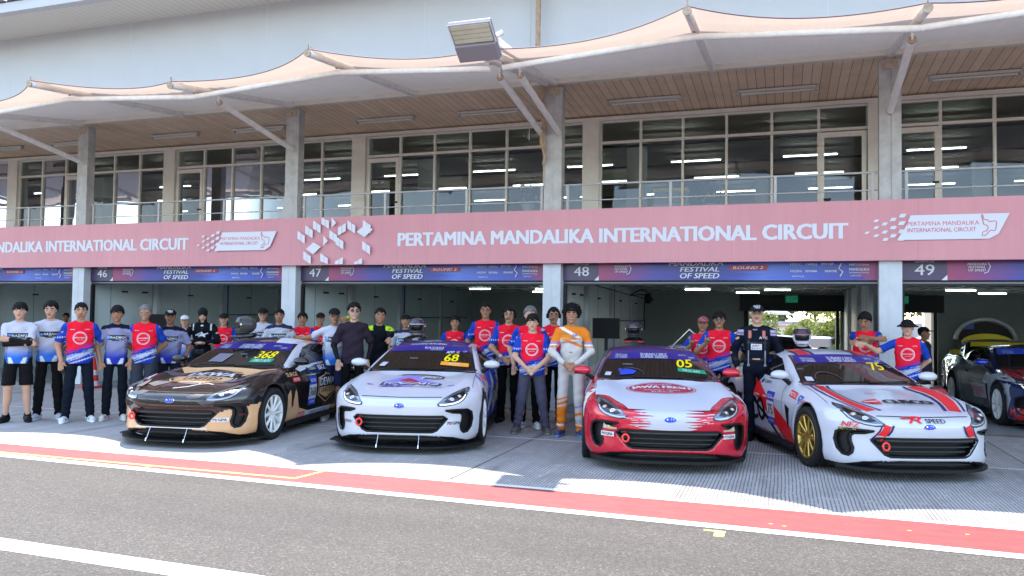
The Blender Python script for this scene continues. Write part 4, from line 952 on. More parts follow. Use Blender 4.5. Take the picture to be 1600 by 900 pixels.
# ---------------------------------------------------------------- the four front-row cars
def car_368():
    paint=mat('paint_black_wrap',(.010,.008,.009),.2,coat=.7)
    def tanzone(p):
        x=np.abs(p[:,0]); yf=p[:,1]+2.13; z=p[:,2]
        lim=np.interp(x,[0,.3,.44,.56,.66,.80,.9],[.24,.245,.262,.40,.445,.47,.50]); o=((z<lim)&(z>.12)&(yf<.60)&(x>.30)).astype(int)
        o[(p[:,0]>.35)&(z>.85)&(yf>1.2)&(yf<2.42)]=2; o[(p[:,0]>.30)&(z>.85)&(yf>=2.42)]=1; return o
    c,b,ws,bv=race_car('black and tan racing coupe number 368 with white wheels',(-7.10,9.50,.155),paint,M_rimw,splitter=True,mirrorm=M_gblack,zone=tanzone,zmat=(mat('paint_tan',(.60,.34,.17),.3,coat=.6),mat('paint_white',(.53,.53,.575),.3,coat=.55)))
    banner(ws,bv)
    f=Flat(); f.text('368',.335,.998,.25,.085,V_yellow,.04,.12); f.poly(rect(.20,.905,.50,.95,0),V_green); f.text('PRO AM',.35,.928,.22,.03,V_white,.03,.2)
    f.text('CUSCO',.02,1.0,.1,.014,V_grey); f.poly(rect(-.40,.90,-.17,1.0,.04),vin('dash',(.16,.15,.2))); 
    f.wrap('windshield_number',ws,bv,*FR,grid=.04,base=.006)
    # tan bumper corners, white lip line
    f=Flat()
    for s in(-1,1):
        pass
    f.add(line_flat([(-.46,.222),(-.38,.228),(0,.232),(.38,.228),(.46,.222)],.017),V_white)
    mgpa(f,.585,.325,.14,.033); mgpa(f,-.60,.325,.1,.03,False)
    f.text('SURGE',.76,.37,.08,.02,V_maroon)
    f.poly([(-.60,.73),(-.56,.70),(-.53,.66),(-.60,.655)],vin('camo',(.07,.062,.07)))
    for (a,z) in((-.5,.58),(-.1,.52),(.25,.56),(.4,.5)): f.poly([(a,z),(a+.12,z+.02),(a+.16,z+.055),(a+.05,z+.06),(a-.05,z+.03)],vin('camo',(.07,.062,.07)),1)
    f.text('A',-.66,.745,.06,.05,V_white,.05)
    f.wrap('bumper_livery',b,bv,*FR,grid=.03,gate=GF)
    f=Flat(); Y=lambda yf:yf-2.13
    f.poly([(-.62,Y(1.20)),(-.45,Y(1.00)),(-.30,Y(1.16)),(-.15,Y(1.24)),(.12,Y(1.16)),(.30,Y(1.02)),(.40,Y(.93)),(.72,Y(1.28)),(.60,Y(1.30)),(0,Y(1.30)),(-.6,Y(1.30))],V_tan,0)
    camo=vin('camo',(.07,.062,.07))
    for pts in([(-.7,.9),(-.5,.8),(-.3,.95),(-.45,1.0)],[(.3,.55),(.55,.6),(.7,.9),(.5,.85)],[(-.2,.45),(.05,.4),(.2,.6),(-.1,.62)],[(-.55,.4),(-.4,.3),(-.3,.5),(-.5,.6)]):
        f.poly([(x,Y(y)) for x,y in pts],camo,1)
    f.poly([(-.44,Y(.66)),(-.36,Y(.54)),(.36,Y(.54)),(.44,Y(.66)),(.40,Y(.84)),(-.40,Y(.84))],V_tan,2)
    f.poly([(-.42,Y(.67)),(-.35,Y(.56)),(.35,Y(.56)),(.42,Y(.67)),(.38,Y(.83)),(-.38,Y(.83))],V_black,3)
    f.poly([(-.39,Y(.68)),(-.33,Y(.585)),(.33,Y(.585)),(.39,Y(.68)),(.36,Y(.81)),(-.36,Y(.81))],V_tan,4)
    hood_text(f,'UNITED',0,.695,.50,.14,V_black,.03,lift=5)
    f.poly([(-.40,Y(.82)),(.40,Y(.82)),(.36,Y(1.06)),(-.36,Y(1.06))],V_black,5); hood_text(f,'DEWA',0,.935,.62,.19,V_white,.05,lift=6)
    hood_text(f,'MOTORSPORT',0,.50,.40,.045,V_tan,.02,lift=5)
    hood_text(f,'SUBARU  BRZ  INDONESIA',.05,1.12,.5,.045,V_black,.02,lift=5)
    hood_text(f,'PROJECT',.47,.62,.20,.05,V_sky,.02,.2,.35,lift=5)
    f.poly(ell(-.18,Y(1.14),.10,.03,16),V_black,6)
    # flourishes of lighter grey on the nose
    f.add(line_flat([(-.1,Y(.22)),(.05,Y(.30)),(.12,Y(.42)),(.22,Y(.47)),(.3,Y(.44))],.03),V_grey,2); f.add(line_flat([(.12,Y(.42)),(.08,Y(.52)),(-.02,Y(.53))],.022),V_grey,2)
    f.wrap('bonnet_livery',b,bv,*TOP,grid=.04,gate=lambda l,n:l.z<.88)
    f=Flat()   # white roof panels
    f.poly([(-.45,Y(2.08)),(-.05,Y(2.04)),(.1,Y(2.5)),(-.35,Y(2.6))],V_black,0); f.poly([(.28,Y(2.03)),(.49,Y(2.1)),(.52,Y(2.5)),(.15,Y(2.6))],V_white,0)
    f.wrap('roof_livery',b,bv,*TOP,grid=.05,gate=lambda l,n:l.z>1.1)
    s=1; f=Flat(); S=lambda yf,z:(yf-2.13,z)
    # A pillar in white (seen from the right flank)
    f.poly([S(1.24,.14),S(1.24,.50),S(1.36,.58),S(1.50,.60),S(1.66,.30),S(2.1,.20),S(2.7,.24),S(2.9,.22),S(2.9,.13)],V_tan,0)
    f.poly([S(1.34,.60),S(1.40,.40),S(1.46,.34),S(1.44,.5),S(1.55,.59)],V_black,1)
    f.poly([S(1.6,.84),S(1.75,.78),S(2.3,.84),S(2.0,.87)],V_white,0)
    f.poly([S(1.85,.165),S(2.7,.165),S(2.7,.235),S(1.85,.235)],V_white,2); side_text(f,s,'ENERGY RACING',2.3,.2,.55,.035,V_blue,.02)
    f.poly([S(1.62,.165),S(1.84,.165),S(1.84,.235),S(1.62,.235)],V_red,2); side_text(f,s,'MOTUL',1.73,.2,.19,.045,V_white,.04)
    f.poly([S(1.44,.66),S(1.66,.66),S(1.66,.72),S(1.44,.72)],V_red,2); side_text(f,s,'MOTUL',1.55,.69,.18,.035,V_white,.04)
    side_text(f,s,'SURGE',1.45,.76,.32,.05,V_tan,.03)
    sh=[S(2.24,.66),S(2.5,.70),S(2.52,.73),S(2.56,.71),S(2.82,.68),S(2.82,.42),S(2.53,.29),S(2.24,.42)]
    f.poly(sh,V_tan,2); cx,cz=S(2.53,.51); f.poly([((a-cx)*.93+cx,(q-cz)*.93+cz) for a,q in sh],V_black,3)
    side_text(f,s,'DEWA',2.53,.60,.48,.11,V_white,.05,lift=5)
    f.poly([S(2.28,.52),S(2.78,.52),S(2.78,.44),S(2.53,.36),S(2.28,.44)],V_tan,4); side_text(f,s,'UNITED',2.53,.475,.40,.07,V_black,.04,lift=5)
    side_text(f,s,'SUBARU',2.16,.80,.22,.035,V_white,.01,lift=5); side_text(f,s,'BRZ',2.48,.80,.24,.06,V_white,.02,lift=5)
    f.poly(ell(2.0-2.13,.78,.05,.045,16),V_navy,4)
    f.poly([S(2.9,.55),S(3.2,.62),S(3.25,.60),S(3.0,.5)],V_tan,2)
    f.wrap('flank_livery',b,bv,*side_plane(1),grid=.05); number_plate(c,b,bv,1,'368',2.06,.50)
    return c
def car_68():
    paint=mat('paint_white',(.53,.53,.575),.3,coat=.55)
    c,b,ws,bv=race_car('white racing coupe number 68 with blue flank and red tow hook, helmet on its roof',(-4.68,10.15,.257),paint,M_rimw,splitter=True,mirrorm=paint,drl=True)
    f=Flat(); f.poly(ws_band(1.083,1.155),V_purple); f.text('RAZAIQ',.06,1.118,.26,.03,V_white,.04); f.text('MOTORSPORT',.10,1.094,.16,.012,V_white,.02)
    f.wrap('windshield_banner',ws,bv,*FR,grid=.04,base=.006)
    f=Flat(); f.text('APIP. G',.33,1.068,.17,.03,V_white,.05); f.text('O+',.49,1.075,.05,.022,V_white,.03); f.text('68',.34,.998,.18,.085,V_yellow,.06)
    f.poly([(.22,.955),(.22,.915),(.60,.89),(.59,.932)],V_orange); f.text('AMATEUR',.40,.925,.16,.02,V_white,.03,0,-.06)
    f.text('CUSCO',-.16,.985,.11,.014,V_grey); f.poly(rect(-.60,.885,-.52,.93,.03),V_silver)
    f.wrap('windshield_number',ws,bv,*FR,grid=.04,base=.006)
    f=Flat(); mgpa(f,.615,.345,.14,.038,False); mgpa(f,-.615,.345,.10,.035,False)
    f.wrap('bumper_sticker',b,bv,*FR,grid=.03)
    f=Flat(); Y=lambda yf:yf-2.13
    f.poly([(-.40,Y(.74)),(-.14,Y(1.10)),(.08,Y(1.10)),(.02,Y(.95)),(.12,Y(.90)),(.36,Y(.74))],V_lilac,0); f.poly([(-.2,Y(.84)),(-.08,Y(.96)),(.12,Y(.74)),(.3,Y(.72)),(-.05,Y(.74))],V_maroon,1)
    f.add(line_flat([(-.22,Y(1.16)),(.25,Y(1.16)),(.34,Y(1.11)),(.33,Y(1.02)),(.25,Y(.96)),(.1,Y(.94))],.034),V_black,2); f.add(line_flat([(-.26,Y(1.13)),(.22,Y(1.12)),(.28,Y(1.08)),(.25,Y(1.02)),(.1,Y(1.0))],.012),V_black,2)
    hood_text(f,'RAZAIQ',0,.655,.74,.17,V_dkpurple,.05,.1,lift=3); hood_text(f,'RAZAIQ',0,.675,.68,.115,V_white,.025,.1,lift=5)
    f.poly([(-.38,Y(.52)),(.02,Y(.52)),(.05,Y(.58)),(-.33,Y(.58))],V_lilac,3); hood_text(f,'MOTORSPORT',.2,.525,.40,.06,V_grey,.03,.1,lift=4); hood_text(f,'BRZ',-.2,.525,.24,.06,V_dkpurple,.04,.1,lift=5)
    for s in(-1,1): hood_text(f,'/Ω/A',s*.5,.62,.08,.05,V_blue,.03,.2,lift=2)
    f.wrap('bonnet_livery',b,bv,*TOP,grid=.04,gate=lambda l,n:l.z<.88)
    f=Flat(); f.poly([(-.5,Y(2.03)),(.5,Y(2.03)),(.5,Y(2.6)),(-.5,Y(2.6))],V_dkpurple,0); hood_text(f,'RAZAIQ RACING',-.05,2.12,.5,.08,V_white,.03,lift=3); hood_text(f,'MOTUL CUSCO MGPA',.1,2.25,.7,.05,V_lilac,.02,lift=3); hood_text(f,'/ / / /',.36,2.1,.14,.08,V_white,.02,.3,lift=3)
    f.wrap('roof_livery',b,bv,*TOP,grid=.05,gate=lambda l,n:l.z>1.1)
    f=Flat(); S=lambda yf,z:(yf-2.13,z)
    f.poly([S(1.34,.14),S(1.40,.42),S(1.52,.70),S(1.75,.84),S(2.6,.87),S(3.5,.80),S(4.0,.85),S(4.1,.5),S(3.8,.2),S(3.0,.14)],V_blue,0)
    for pts in([(1.6,.3),(2.0,.7),(2.3,.8),(2.1,.45),(1.9,.3)],[(2.3,.2),(2.7,.75),(3.0,.8),(2.9,.4)]): f.poly([S(*p) for p in pts],V_white,1)
    for pts in([(1.9,.2),(2.3,.6),(2.5,.6),(2.25,.2)],[(3.0,.5),(3.4,.84),(3.9,.8),(3.5,.7)]): f.poly([S(*p) for p in pts],V_dkpurple,2)
    side_text(f,1,'GT',1.12,.75,.14,.10,V_blue,.05,.15,.3,lift=3); side_text(f,1,'RADIAL',1.30,.79,.18,.04,V_red,.03,.1,.3,lift=3)
    f.poly([S(1.40,.78),S(1.56,.80),S(1.56,.74),S(1.40,.72)],V_red,3); f.poly([S(1.42,.69),S(1.54,.71),S(1.54,.66),S(1.42,.64)],V_orange,3)
    side_text(f,1,'RAZAIQ',2.4,.42,1.0,.2,V_white,.04,.1,lift=4)
    f.wrap('flank_livery',b,bv,*side_plane(1),grid=.05); number_plate(c,b,bv,1,'68')
    w=MB().mat(M_gblack); w.prism([(-.78,1.13),(.78,1.13),(.78,1.155),(-.78,1.155)],1.78,2.02)
    for s in(-1,1): w.box(s*.78-.01,s*.78+.01,1.74,2.06,1.06,1.2); w.box(s*.4-.008,s*.4+.008,1.82,1.95,.9,1.14)
    w.build('rear_wing',c)
    return c
def car_05():
    paint=mat('paint_crimson_metallic',(.56,.006,.03),.25,metal=.2,coat=.8)
    c,b,ws,bv=race_car('crimson and silver racing coupe number 05 with a red oval on the bonnet',(-1.60,10.24,.244),paint,M_rimd,mirrorm=paint,zone=lambda p:((p[:,2]>.87)&(p[:,1]+2.13>1.2)).astype(int),zmat=(mat('paint_dark_purple',(.035,.012,.08),.25,coat=.7),))
    banner(ws,bv)
    f=Flat(); f.text('05',.36,1.02,.19,.085,V_yellow,.05,.1); f.poly([(.26,.975),(.26,.935),(.60,.905),(.59,.945)],V_green); f.text('PRO AM',.42,.94,.2,.022,V_white,.03,0,-.09)
    f.text('CUSCO',-.34,1.0,.12,.017,V_grey); f.poly([(-.46,.95),(-.30,.945),(-.24,.935),(-.28,.90),(-.44,.885)],V_blue); f.add(ring_flat(-.30,.89,.15,.075,.01,20,0,pi),V_darkcar)
    f.poly(rect(-.63,.875,-.56,.91,.02),V_silver); f.wrap('windshield_number',ws,bv,*FR,grid=.04,base=.006)
    f=Flat(); rr=random.Random(3)
    # silver nose with torn edge
    P=[]
    zs=[.455+k*.0135 for k in range(15)]
    right=[]
    for k,z in enumerate(zs): w=(.22+.0*k if k%2 else .36)+rr.uniform(-.06,.07)-.03*abs(k-6)*.3; right.append((min(w,.43),z)); right.append((min(w-.02,.41),z+.004))
    lft=[]
    for k,z in enumerate(zs): w=(.2 if k%2 else .38)+rr.uniform(-.07,.06); lft.append((-min(w,.43),z)); lft.append((-min(w-.02,.41),z+.004))
    top=[(.42,.635),(0,.665),(-.42,.635)]
    right=[p for p in right if p[1]<.632]; lft=[p for p in lft if p[1]<.632]
    f.poly([(-.2,.44),(0,.436),(.2,.44)]+right+top+lft[::-1],V_silver,0)
    for k in range(26):
        s=rr.choice((-1,1)); z=rr.uniform(.46,.60); x=rr.uniform(.18,.40); w=rr.uniform(.04,.12); f.poly([(s*x,z),(s*(x+w),z+.003),(s*(x+w*.9),z+.009),(s*x*1.02,z+.006)],rr.choice((V_crimson,V_silver,V_white)),1)
    f.poly([(-.72,.675),(-.68,.60),(-.6,.55),(-.3,.53),(-.28,.5)][:0] or [(-.2,.6),(-.1,.605),(-.1,.61)],V_silver,1)
    mgpa(f,.60,.375,.12,.03); mgpa(f,-.62,.375,.11,.032); f.poly(rect(-.66,.435,-.53,.457),V_grey); f.poly(rect(.53,.435,.65,.455),V_grey); f.text('OHLINS',-.595,.446,.11,.013,V_yellow); f.text('OHLINS',.59,.445,.1,.013,V_yellow)
    f.wrap('nose_livery',b,bv,*FR,grid=.03,gate=GF)
    f=Flat(); Y=lambda yf:yf-2.13
    f.poly([(-.42,Y(.14)),(-.46,Y(.26)),(-.60,Y(.52)),(-.75,Y(.62)),(-.755,Y(.9)),(-.73,Y(1.30)),(-.4,Y(1.33)),(0,Y(1.31)),(.4,Y(1.33)),(.73,Y(1.30)),(.755,Y(.9)),(.75,Y(.62)),(.60,Y(.52)),(.46,Y(.26)),(.42,Y(.14)),(0,Y(.08))],V_silver,0)
    f.poly(ell(0,Y(.97),.40,.27,36),V_maroon,1); f.add(ring_flat(0,Y(.97),.385,.255,.014,36),V_silver,2)
    hood_text(f,'INDONESIA',0,1.13,.28,.055,V_silver,.02,lift=3); hood_text(f,'JAWA FRESH',0,1.0,.66,.15,V_white,.05,lift=3); hood_text(f,'RACING TEAM',0,.87,.40,.05,V_silver,.02,lift=3); hood_text(f,'RACE',0,.79,.24,.06,V_silver,.02,lift=3)
    hood_text(f,'SUBARU MOTORSPORT',0,.60,.34,.035,V_white,.02,lift=2)
    f.wrap('bonnet_livery',b,bv,*TOP,grid=.04,gate=lambda l,n:l.z<.88)
    f=Flat(); f.poly([(-.5,Y(2.03)),(.5,Y(2.03)),(.52,Y(2.9)),(-.52,Y(2.9))],V_dkpurple,0)
    f.wrap('roof_livery',b,bv,*TOP,grid=.05,gate=lambda l,n:l.z>1.1)
    for s in(-1,1):
        f=Flat(); S=lambda yf,z:(yf-2.13,z)
        f.poly([S(.52,.62),S(.95,.74),S(.86,.52)][:0] or [S(.5,.66),S(.90,.80),S(.86,.72),S(.62,.46),S(.5,.50)],V_white,1)
        if s<0: side_text(f,s,'JPX',.68,.60,.17,.09,V_black,.04,0,-1.2,lift=2); f.poly([S(.62,.53),S(.70,.57),S(.72,.5),S(.64,.47)],V_red,3)
        else: f.poly([S(.62,.56),S(.74,.66),S(.8,.6),S(.7,.5)],V_yellow,2); f.poly([S(.6,.62),S(.66,.66),S(.72,.6)],V_red,3)
        side_text(f,s,'MOTUL',1.05,.80,.2,.05,V_white,.03,lift=3)
        f.poly([S(1.2,.72),S(1.4,.8),S(1.6,.82),S(1.6,.6),S(1.3,.55)],V_silver,1)
        f.wrap('flank_livery',b,bv,*side_plane(s),grid=.04); number_plate(c,b,bv,s,'05')
    return c
def car_75():
    paint=mat('paint_white',(.53,.53,.575),.3,coat=.55)
    c,b,ws,bv=race_car('white racing coupe number 75 with red and navy stripes and gold wheels',(.60,10.72,.375),paint,M_rimg,mirrorm=paint)
    banner(ws,bv)
    f=Flat(); f.text('75',.37,1.03,.19,.08,V_yellow,.05,.15); f.text('CUSCO',-.58,.99,.06,.014,V_grey); f.poly(rect(-.625,.872,-.545,.912,.01),V_silver)
    f.add(ring_flat(-.36,.87,.16,.10,.012,20,0.2,pi-.2),V_darkcar)
    f.wrap('windshield_number',ws,bv,*FR,grid=.04,base=.006)
    f=Flat(); Y=lambda yf:yf-2.13
    for s in(-1,1):   # stripes over the bonnet
        def st(o,w,m,l): f.add(line_flat([(s*(x+o),Y(y)) for x,y in[(.44,.30),(.50,.45),(.555,.62),(.585,.8),(.59,1.0),(.57,1.18),(.55,1.31)]],w),m,l)
        st(0,.125,V_red,0); st(.105,.022,V_navy,1); st(-.10,.035,V_navy,1); st(-.072,.008,V_white,2)
    hood_text(f,'CUSCO',.11,.60,.52,.15,V_black,.08,space=.95); f.poly([(-.40,Y(.60)),(-.30,Y(.68)),(-.19,Y(.70)),(-.21,Y(.50)),(-.31,Y(.53))],V_red); f.poly([(-.37,Y(.605)),(-.21,Y(.625)),(-.21,Y(.595)),(-.37,Y(.58))],V_white); hood_text(f,'CARROSSER',.11,.49,.28,.03,V_grey,.02)
    hood_text(f,'HOT',-.12,.93,.14,.04,V_red,.02); hood_text(f,'SPEED',.02,.93,.1,.02,V_grey,.01); f.add(ring_flat(.17,Y(.93),.07,.05,.006),V_grey)
    
    f.wrap('bonnet_livery',b,bv,*TOP,grid=.04,gate=lambda l,n:l.z<.88)
    f=Flat()
    for s in(-1,1):
        for o,w,m in((0,.066,V_red),(.052,.014,V_navy),(-.050,.020,V_navy)): f.add(line_flat([(s*(x+o),z) for x,z in[(.405,.555),(.425,.50),(.455,.455),(.50,.40)]],w),m)
    f.text('R',-.13,.607,.15,.055,V_red,.05,.4); f.poly([(-.27,.622),(-.10,.628),(-.11,.618),(-.25,.612)],V_red); f.text('SPEED',.07,.597,.20,.034,V_black,.04)
    f.text('NFZ',-.70,.545,.13,.05,V_red,.03,.3); f.poly(rect(-.78,.485,-.66,.508),V_black); f.text('MOTORSPORT',-.72,.497,.11,.014,V_yellow)
    f.wrap('nose_livery',b,bv,*FR,grid=.03,gate=GF)
    f=Flat()
    for s in(-1,1):
        for o,w,m in((0,.12,V_red),(.09,.04,V_navy),(-.09,.04,V_navy)): f.add(line_flat([(s*(.36+o),Y(2.03)),(s*(.36+o),Y(3.0))],w),m)
    f.wrap('roof_livery',b,bv,*TOP,grid=.05,gate=lambda l,n:l.z>1.1)
    s=-1; f=Flat(); S=lambda yf,z:(yf-2.13,z)
    f.poly([S(1.26,.15),S(1.50,.15),S(2.9,.80),S(2.62,.84),S(1.33,.34)],V_red,0); f.poly([S(1.62,.15),S(1.72,.15),S(3.05,.76),S(2.98,.80)],V_black,0)
    f.poly([S(3.1,.14),S(3.1,.3),S(3.5,.6),S(4.0,.5),S(4.0,.2)],V_red,0)
    side_text(f,s,'CUSCO',2.72,.45,1.05,.30,V_black,.06,lift=2); side_text(f,s,'SUBARU',2.22,.80,.2,.035,V_black,.02,lift=3); f.poly(ell(2.40-2.13,.80,.035,.028,14),V_navy,3)
    f.poly([S(1.20,.68),S(1.42,.70),S(1.42,.775),S(1.20,.755)],V_red,2); side_text(f,s,'MOTUL',1.31,.728,.19,.045,V_white,.04,0,-.09,lift=3)
    side_text(f,s,'GT',1.06,.70,.14,.075,V_blue,.05,.1,-.12,lift=3); side_text(f,s,'RADIAL',.88,.675,.22,.04,V_red,.03,.1,-.12,lift=3); f.poly([S(.8,.61),S(1.1,.645),S(1.1,.66),S(.8,.625)],V_blue,3)
    side_text(f,s,'MICHELIN',1.75,.20,.4,.04,V_black,.02,lift=3); side_text(f,s,'endless',2.5,.2,.3,.05,V_blue,.03,lift=3); side_text(f,s,'///',2.25,.2,.1,.05,V_red,.03,lift=3)
    f.wrap('flank_livery',b,bv,*side_plane(s),grid=.05); number_plate(c,b,bv,s,'75',1.98,.50)
    f=Flat(); side_text(f,s,'INDONESIA',2.6,1.16,.3,.03,V_black,.03); f.wrap('roof_writing',b,bv,*side_plane(s),grid=.05)
    return c
CAR368=car_368(); CAR68=car_68(); CAR05=car_05(); CAR75=car_75()
# ================================================================ people
def RZ(a): return np.array([[cos(a),-sin(a),0],[sin(a),cos(a),0],[0,0,1]])
def RX(a): return np.array([[1,0,0],[0,cos(a),-sin(a)],[0,sin(a),cos(a)]])
def RY(a): return np.array([[cos(a),0,sin(a)],[0,1,0],[-sin(a),0,cos(a)]])
V3=lambda *a: np.array(a,float)
def ik(S,W,l1,l2,pole):
    d=W-S; L=np.linalg.norm(d); L2=min(L,(l1+l2)*.995)
    if L>L2: W=S+d/L*L2; d=W-S; L=L2
    a=(l1*l1-l2*l2+L*L)/(2*L); h=math.sqrt(max(l1*l1-a*a,0)); u=d/L; p=pole-u*(pole@u); p/=np.linalg.norm(p)+1e-9
    return S+u*a+p*h,W
ARM={'down':lambda s:(V3(s*.222,-.035,.89),V3(s*.6,.6,.1),V3(s*-.02,-.02,-1)),
 'back':lambda s:(V3(s*.10,.17,.95),V3(s*1,.25,0),V3(-s*.7,.2,-.5)),
 'front':lambda s:(V3(s*.085,-.205,.965),V3(s*1,.25,-.2),V3(-s*.75,-.15,-.62)),
 'cross':lambda s:(V3(-s*.10,-.215,1.165+.035*s),V3(s*1,-.15,-.5),V3(-s*1,.1,.1)),
 'phone':lambda s:(V3(s*.06,-.26,1.10),V3(s*1,.1,-.4),V3(-s*.4,-.7,.2)),
 'thumb':lambda s:(V3(s*.17,-.24,1.27),V3(s*.8,.2,-1),V3(-s*.15,-.55,.45)),
 'fold':lambda s:(V3(-s*.09,-.36,1.10+.03*s),V3(s*1,-.2,-.4),V3(-s*1,-.05,0))}
SKIN={'a':(.42,.225,.145),'b':(.33,.165,.10),'c':(.50,.29,.20),'d':(.24,.115,.068)}
M_skin=vmat('skin',.6); M_cloth=vmat('printed_cloth',.85,bump=.5,bscale=22); M_suitm=vmat('race_suit_cloth',.8,bump=.3,bscale=24); M_hair=mat('black_hair',(.006,.005,.005),.75,spec=.2,bump=.6,bscale=90); M_hairg=mat('grey_hair',(.12,.115,.11),.5,bump=.6,bscale=90)
M_capb=mat('cap_black',(.010,.010,.012),.95,spec=.15); M_capw=mat('cap_white',(.55,.55,.58),.8); M_lensd=mat('sunglass_lens',(.015,.015,.02),.05,coat=1); M_frm=mat('glasses_frame',(.02,.02,.02),.3)
M_shoe=vmat('shoe_material',.6); K_dark=mat('brow_black',(.006,.004,.004),.8,spec=.1); K_eye=mat('eye_white',(.42,.38,.35),.3); K_lip=mat('lips',(.27,.10,.08),.5); K_teeth=mat('teeth',(.40,.38,.35),.4); K_shade=mat('stubble',(.10,.06,.045),.7); K_greyb=mat('grey_beard',(.27,.25,.24),.8)
def shirt_red(x,y,z,sl,front):
    c=np.empty((len(x),3)); c[:]=(.74,.010,.03)
    d=z-(1.045+.34*x); c[d<0]=(.012,.045,.36); c[(d<-.035)&(d>-.12)]=(.42,.42,.50); c[(d<-.15)&(d>-.165)]=(.5,.5,.6); t_=x*.95+z*.32; c[(d<.045)&(d>0)&(np.sin(t_*20+d*150)>.35)]=(.012,.045,.36); c[(d<-.035)&(d>-.06)&(np.sin(t_*26+d*170)>.4)]=(.012,.045,.36); c[(d<-.095)&(d>-.12)&(np.sin(t_*22-d*160)>.5)]=(.012,.045,.36)
    c[sl]=(.010,.045,.33); c[sl&(np.abs(z-1.225)<.012)&(np.sin(x*190)>-.2)&front]=(.45,.45,.58); return c
def shirt_wb(x,y,z,sl,front,top=(.47,.46,.53),bot=(.025,.14,.55),sh=None):
    t=np.clip((1.12-z)/.20,0,1)[:,None]; t=t*t*(3-2*t); c=np.array(top)*(1-t)+np.array(bot)*t
    m=(z<.93)&(np.abs(np.abs(x)-.07-(z-.84)*.3)<.02+(.93-z)*.15)&front; c[m]=(.6,.62,.72)
    if sh is not None: c[(z>1.395-.15*np.abs(x))]=sh
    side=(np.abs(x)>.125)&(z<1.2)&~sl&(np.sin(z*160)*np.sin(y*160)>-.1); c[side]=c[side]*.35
    return c
def shirt_gb(*a): return shirt_wb(*a,top=(.23,.23,.36),bot=(.02,.035,.34),sh=(.008,.008,.022))
def shirt_wn(*a): return shirt_wb(*a,top=(.45,.45,.50),bot=(.38,.39,.47),sh=(.02,.025,.07))
def solid(c,c2=None,zz=0):
    def f(x,y,z,sl,front):
        o=np.empty((len(x),3)); o[:]=c; return o
    return f
def suit_orange(x,y,z,sl,front):
    c=np.empty((len(x),3)); c[:]=(.50,.46,.43); O=(.66,.18,.018)
    up=z>1.30+.0*x; c[(up&~sl)]=O; c[(z>1.335-.55*x)&(z<1.375-.55*x)&~sl]=(.7,.66,.62); c[(z>1.22-.4*x)&(z<1.255-.4*x)&~sl]=O; c[(z<1.30)&(z>1.275)&~sl]=(.62,.3,.1)
    c[sl&(z>1.17)]=O; c[sl&(np.abs(z-1.23)<.012)]=(.25,.2,.5); c[sl&(np.abs(z-1.20)<.007)]=(.7,.66,.62)
    lg=z<.55; c[lg&(x<0)&(z<.42+.25*x)]=O; c[lg&(x<0)&(np.abs(z-.47-.3*x)<.018)]=O; c[lg&(x<0)&(np.abs(z-.53-.3*x)<.012)]=O
    c[lg&(x>0)&(z<.17)]=O; c[lg&(x>0)&(np.abs(z-.27-.2*x)<.018)]=O; c[lg&(x>0)&(np.abs(z-.36-.3*x)<.010)]=(.2,.17,.45); c[(z<.115)]=O; c[(np.abs(z-.15)<.012)]=(.7,.66,.62); return c
def suit_navy(x,y,z,sl,front):
    c=np.empty((len(x),3)); c[:]=(.004,.006,.014); c[(np.abs(z-1.03)<.018)]=(.020,.022,.03); c[sl&(z>1.33)&(z<1.40)]=(.35,.33,.5); c[sl&(np.abs(z-1.36)<.008)]=(.3,.03,.08)
    c[front&(np.abs(np.abs(x)-.085)<.018)&(z>1.30)&(z<1.39)&~sl]=(.50,.16,.12); c[front&(np.abs(np.abs(x)-.10)<.009)&(z<1.30)&(z>.95)]=(.03,.03,.04); return c
def suit_black(x,y,z,sl,front):
    c=np.empty((len(x),3)); c[:]=(.005,.005,.006); c[front&(np.abs(np.abs(x)-.14)<.010)&(z>1.32)]=(.6,.6,.6); c[front&(np.abs(x)<.003)&(z<1.38)]=(.1,.1,.1); return c
def suit_yel(x,y,z,sl,front):
    c=np.empty((len(x),3)); c[:]=(.005,.006,.010); c[(z>1.365)&(np.abs(x)>.10)]=(.45,.68,.02); c[front&(np.abs(x)<.003)]=(.06,.06,.06); return c
OUT={'red':shirt_red,'wb':shirt_wb,'gb':shirt_gb,'wn':shirt_wn,'tee':solid((.024,.015,.024)),'dark':solid((.02,.02,.035)),
 'orange':suit_orange,'navy':suit_navy,'black':suit_black,'yel':suit_yel}
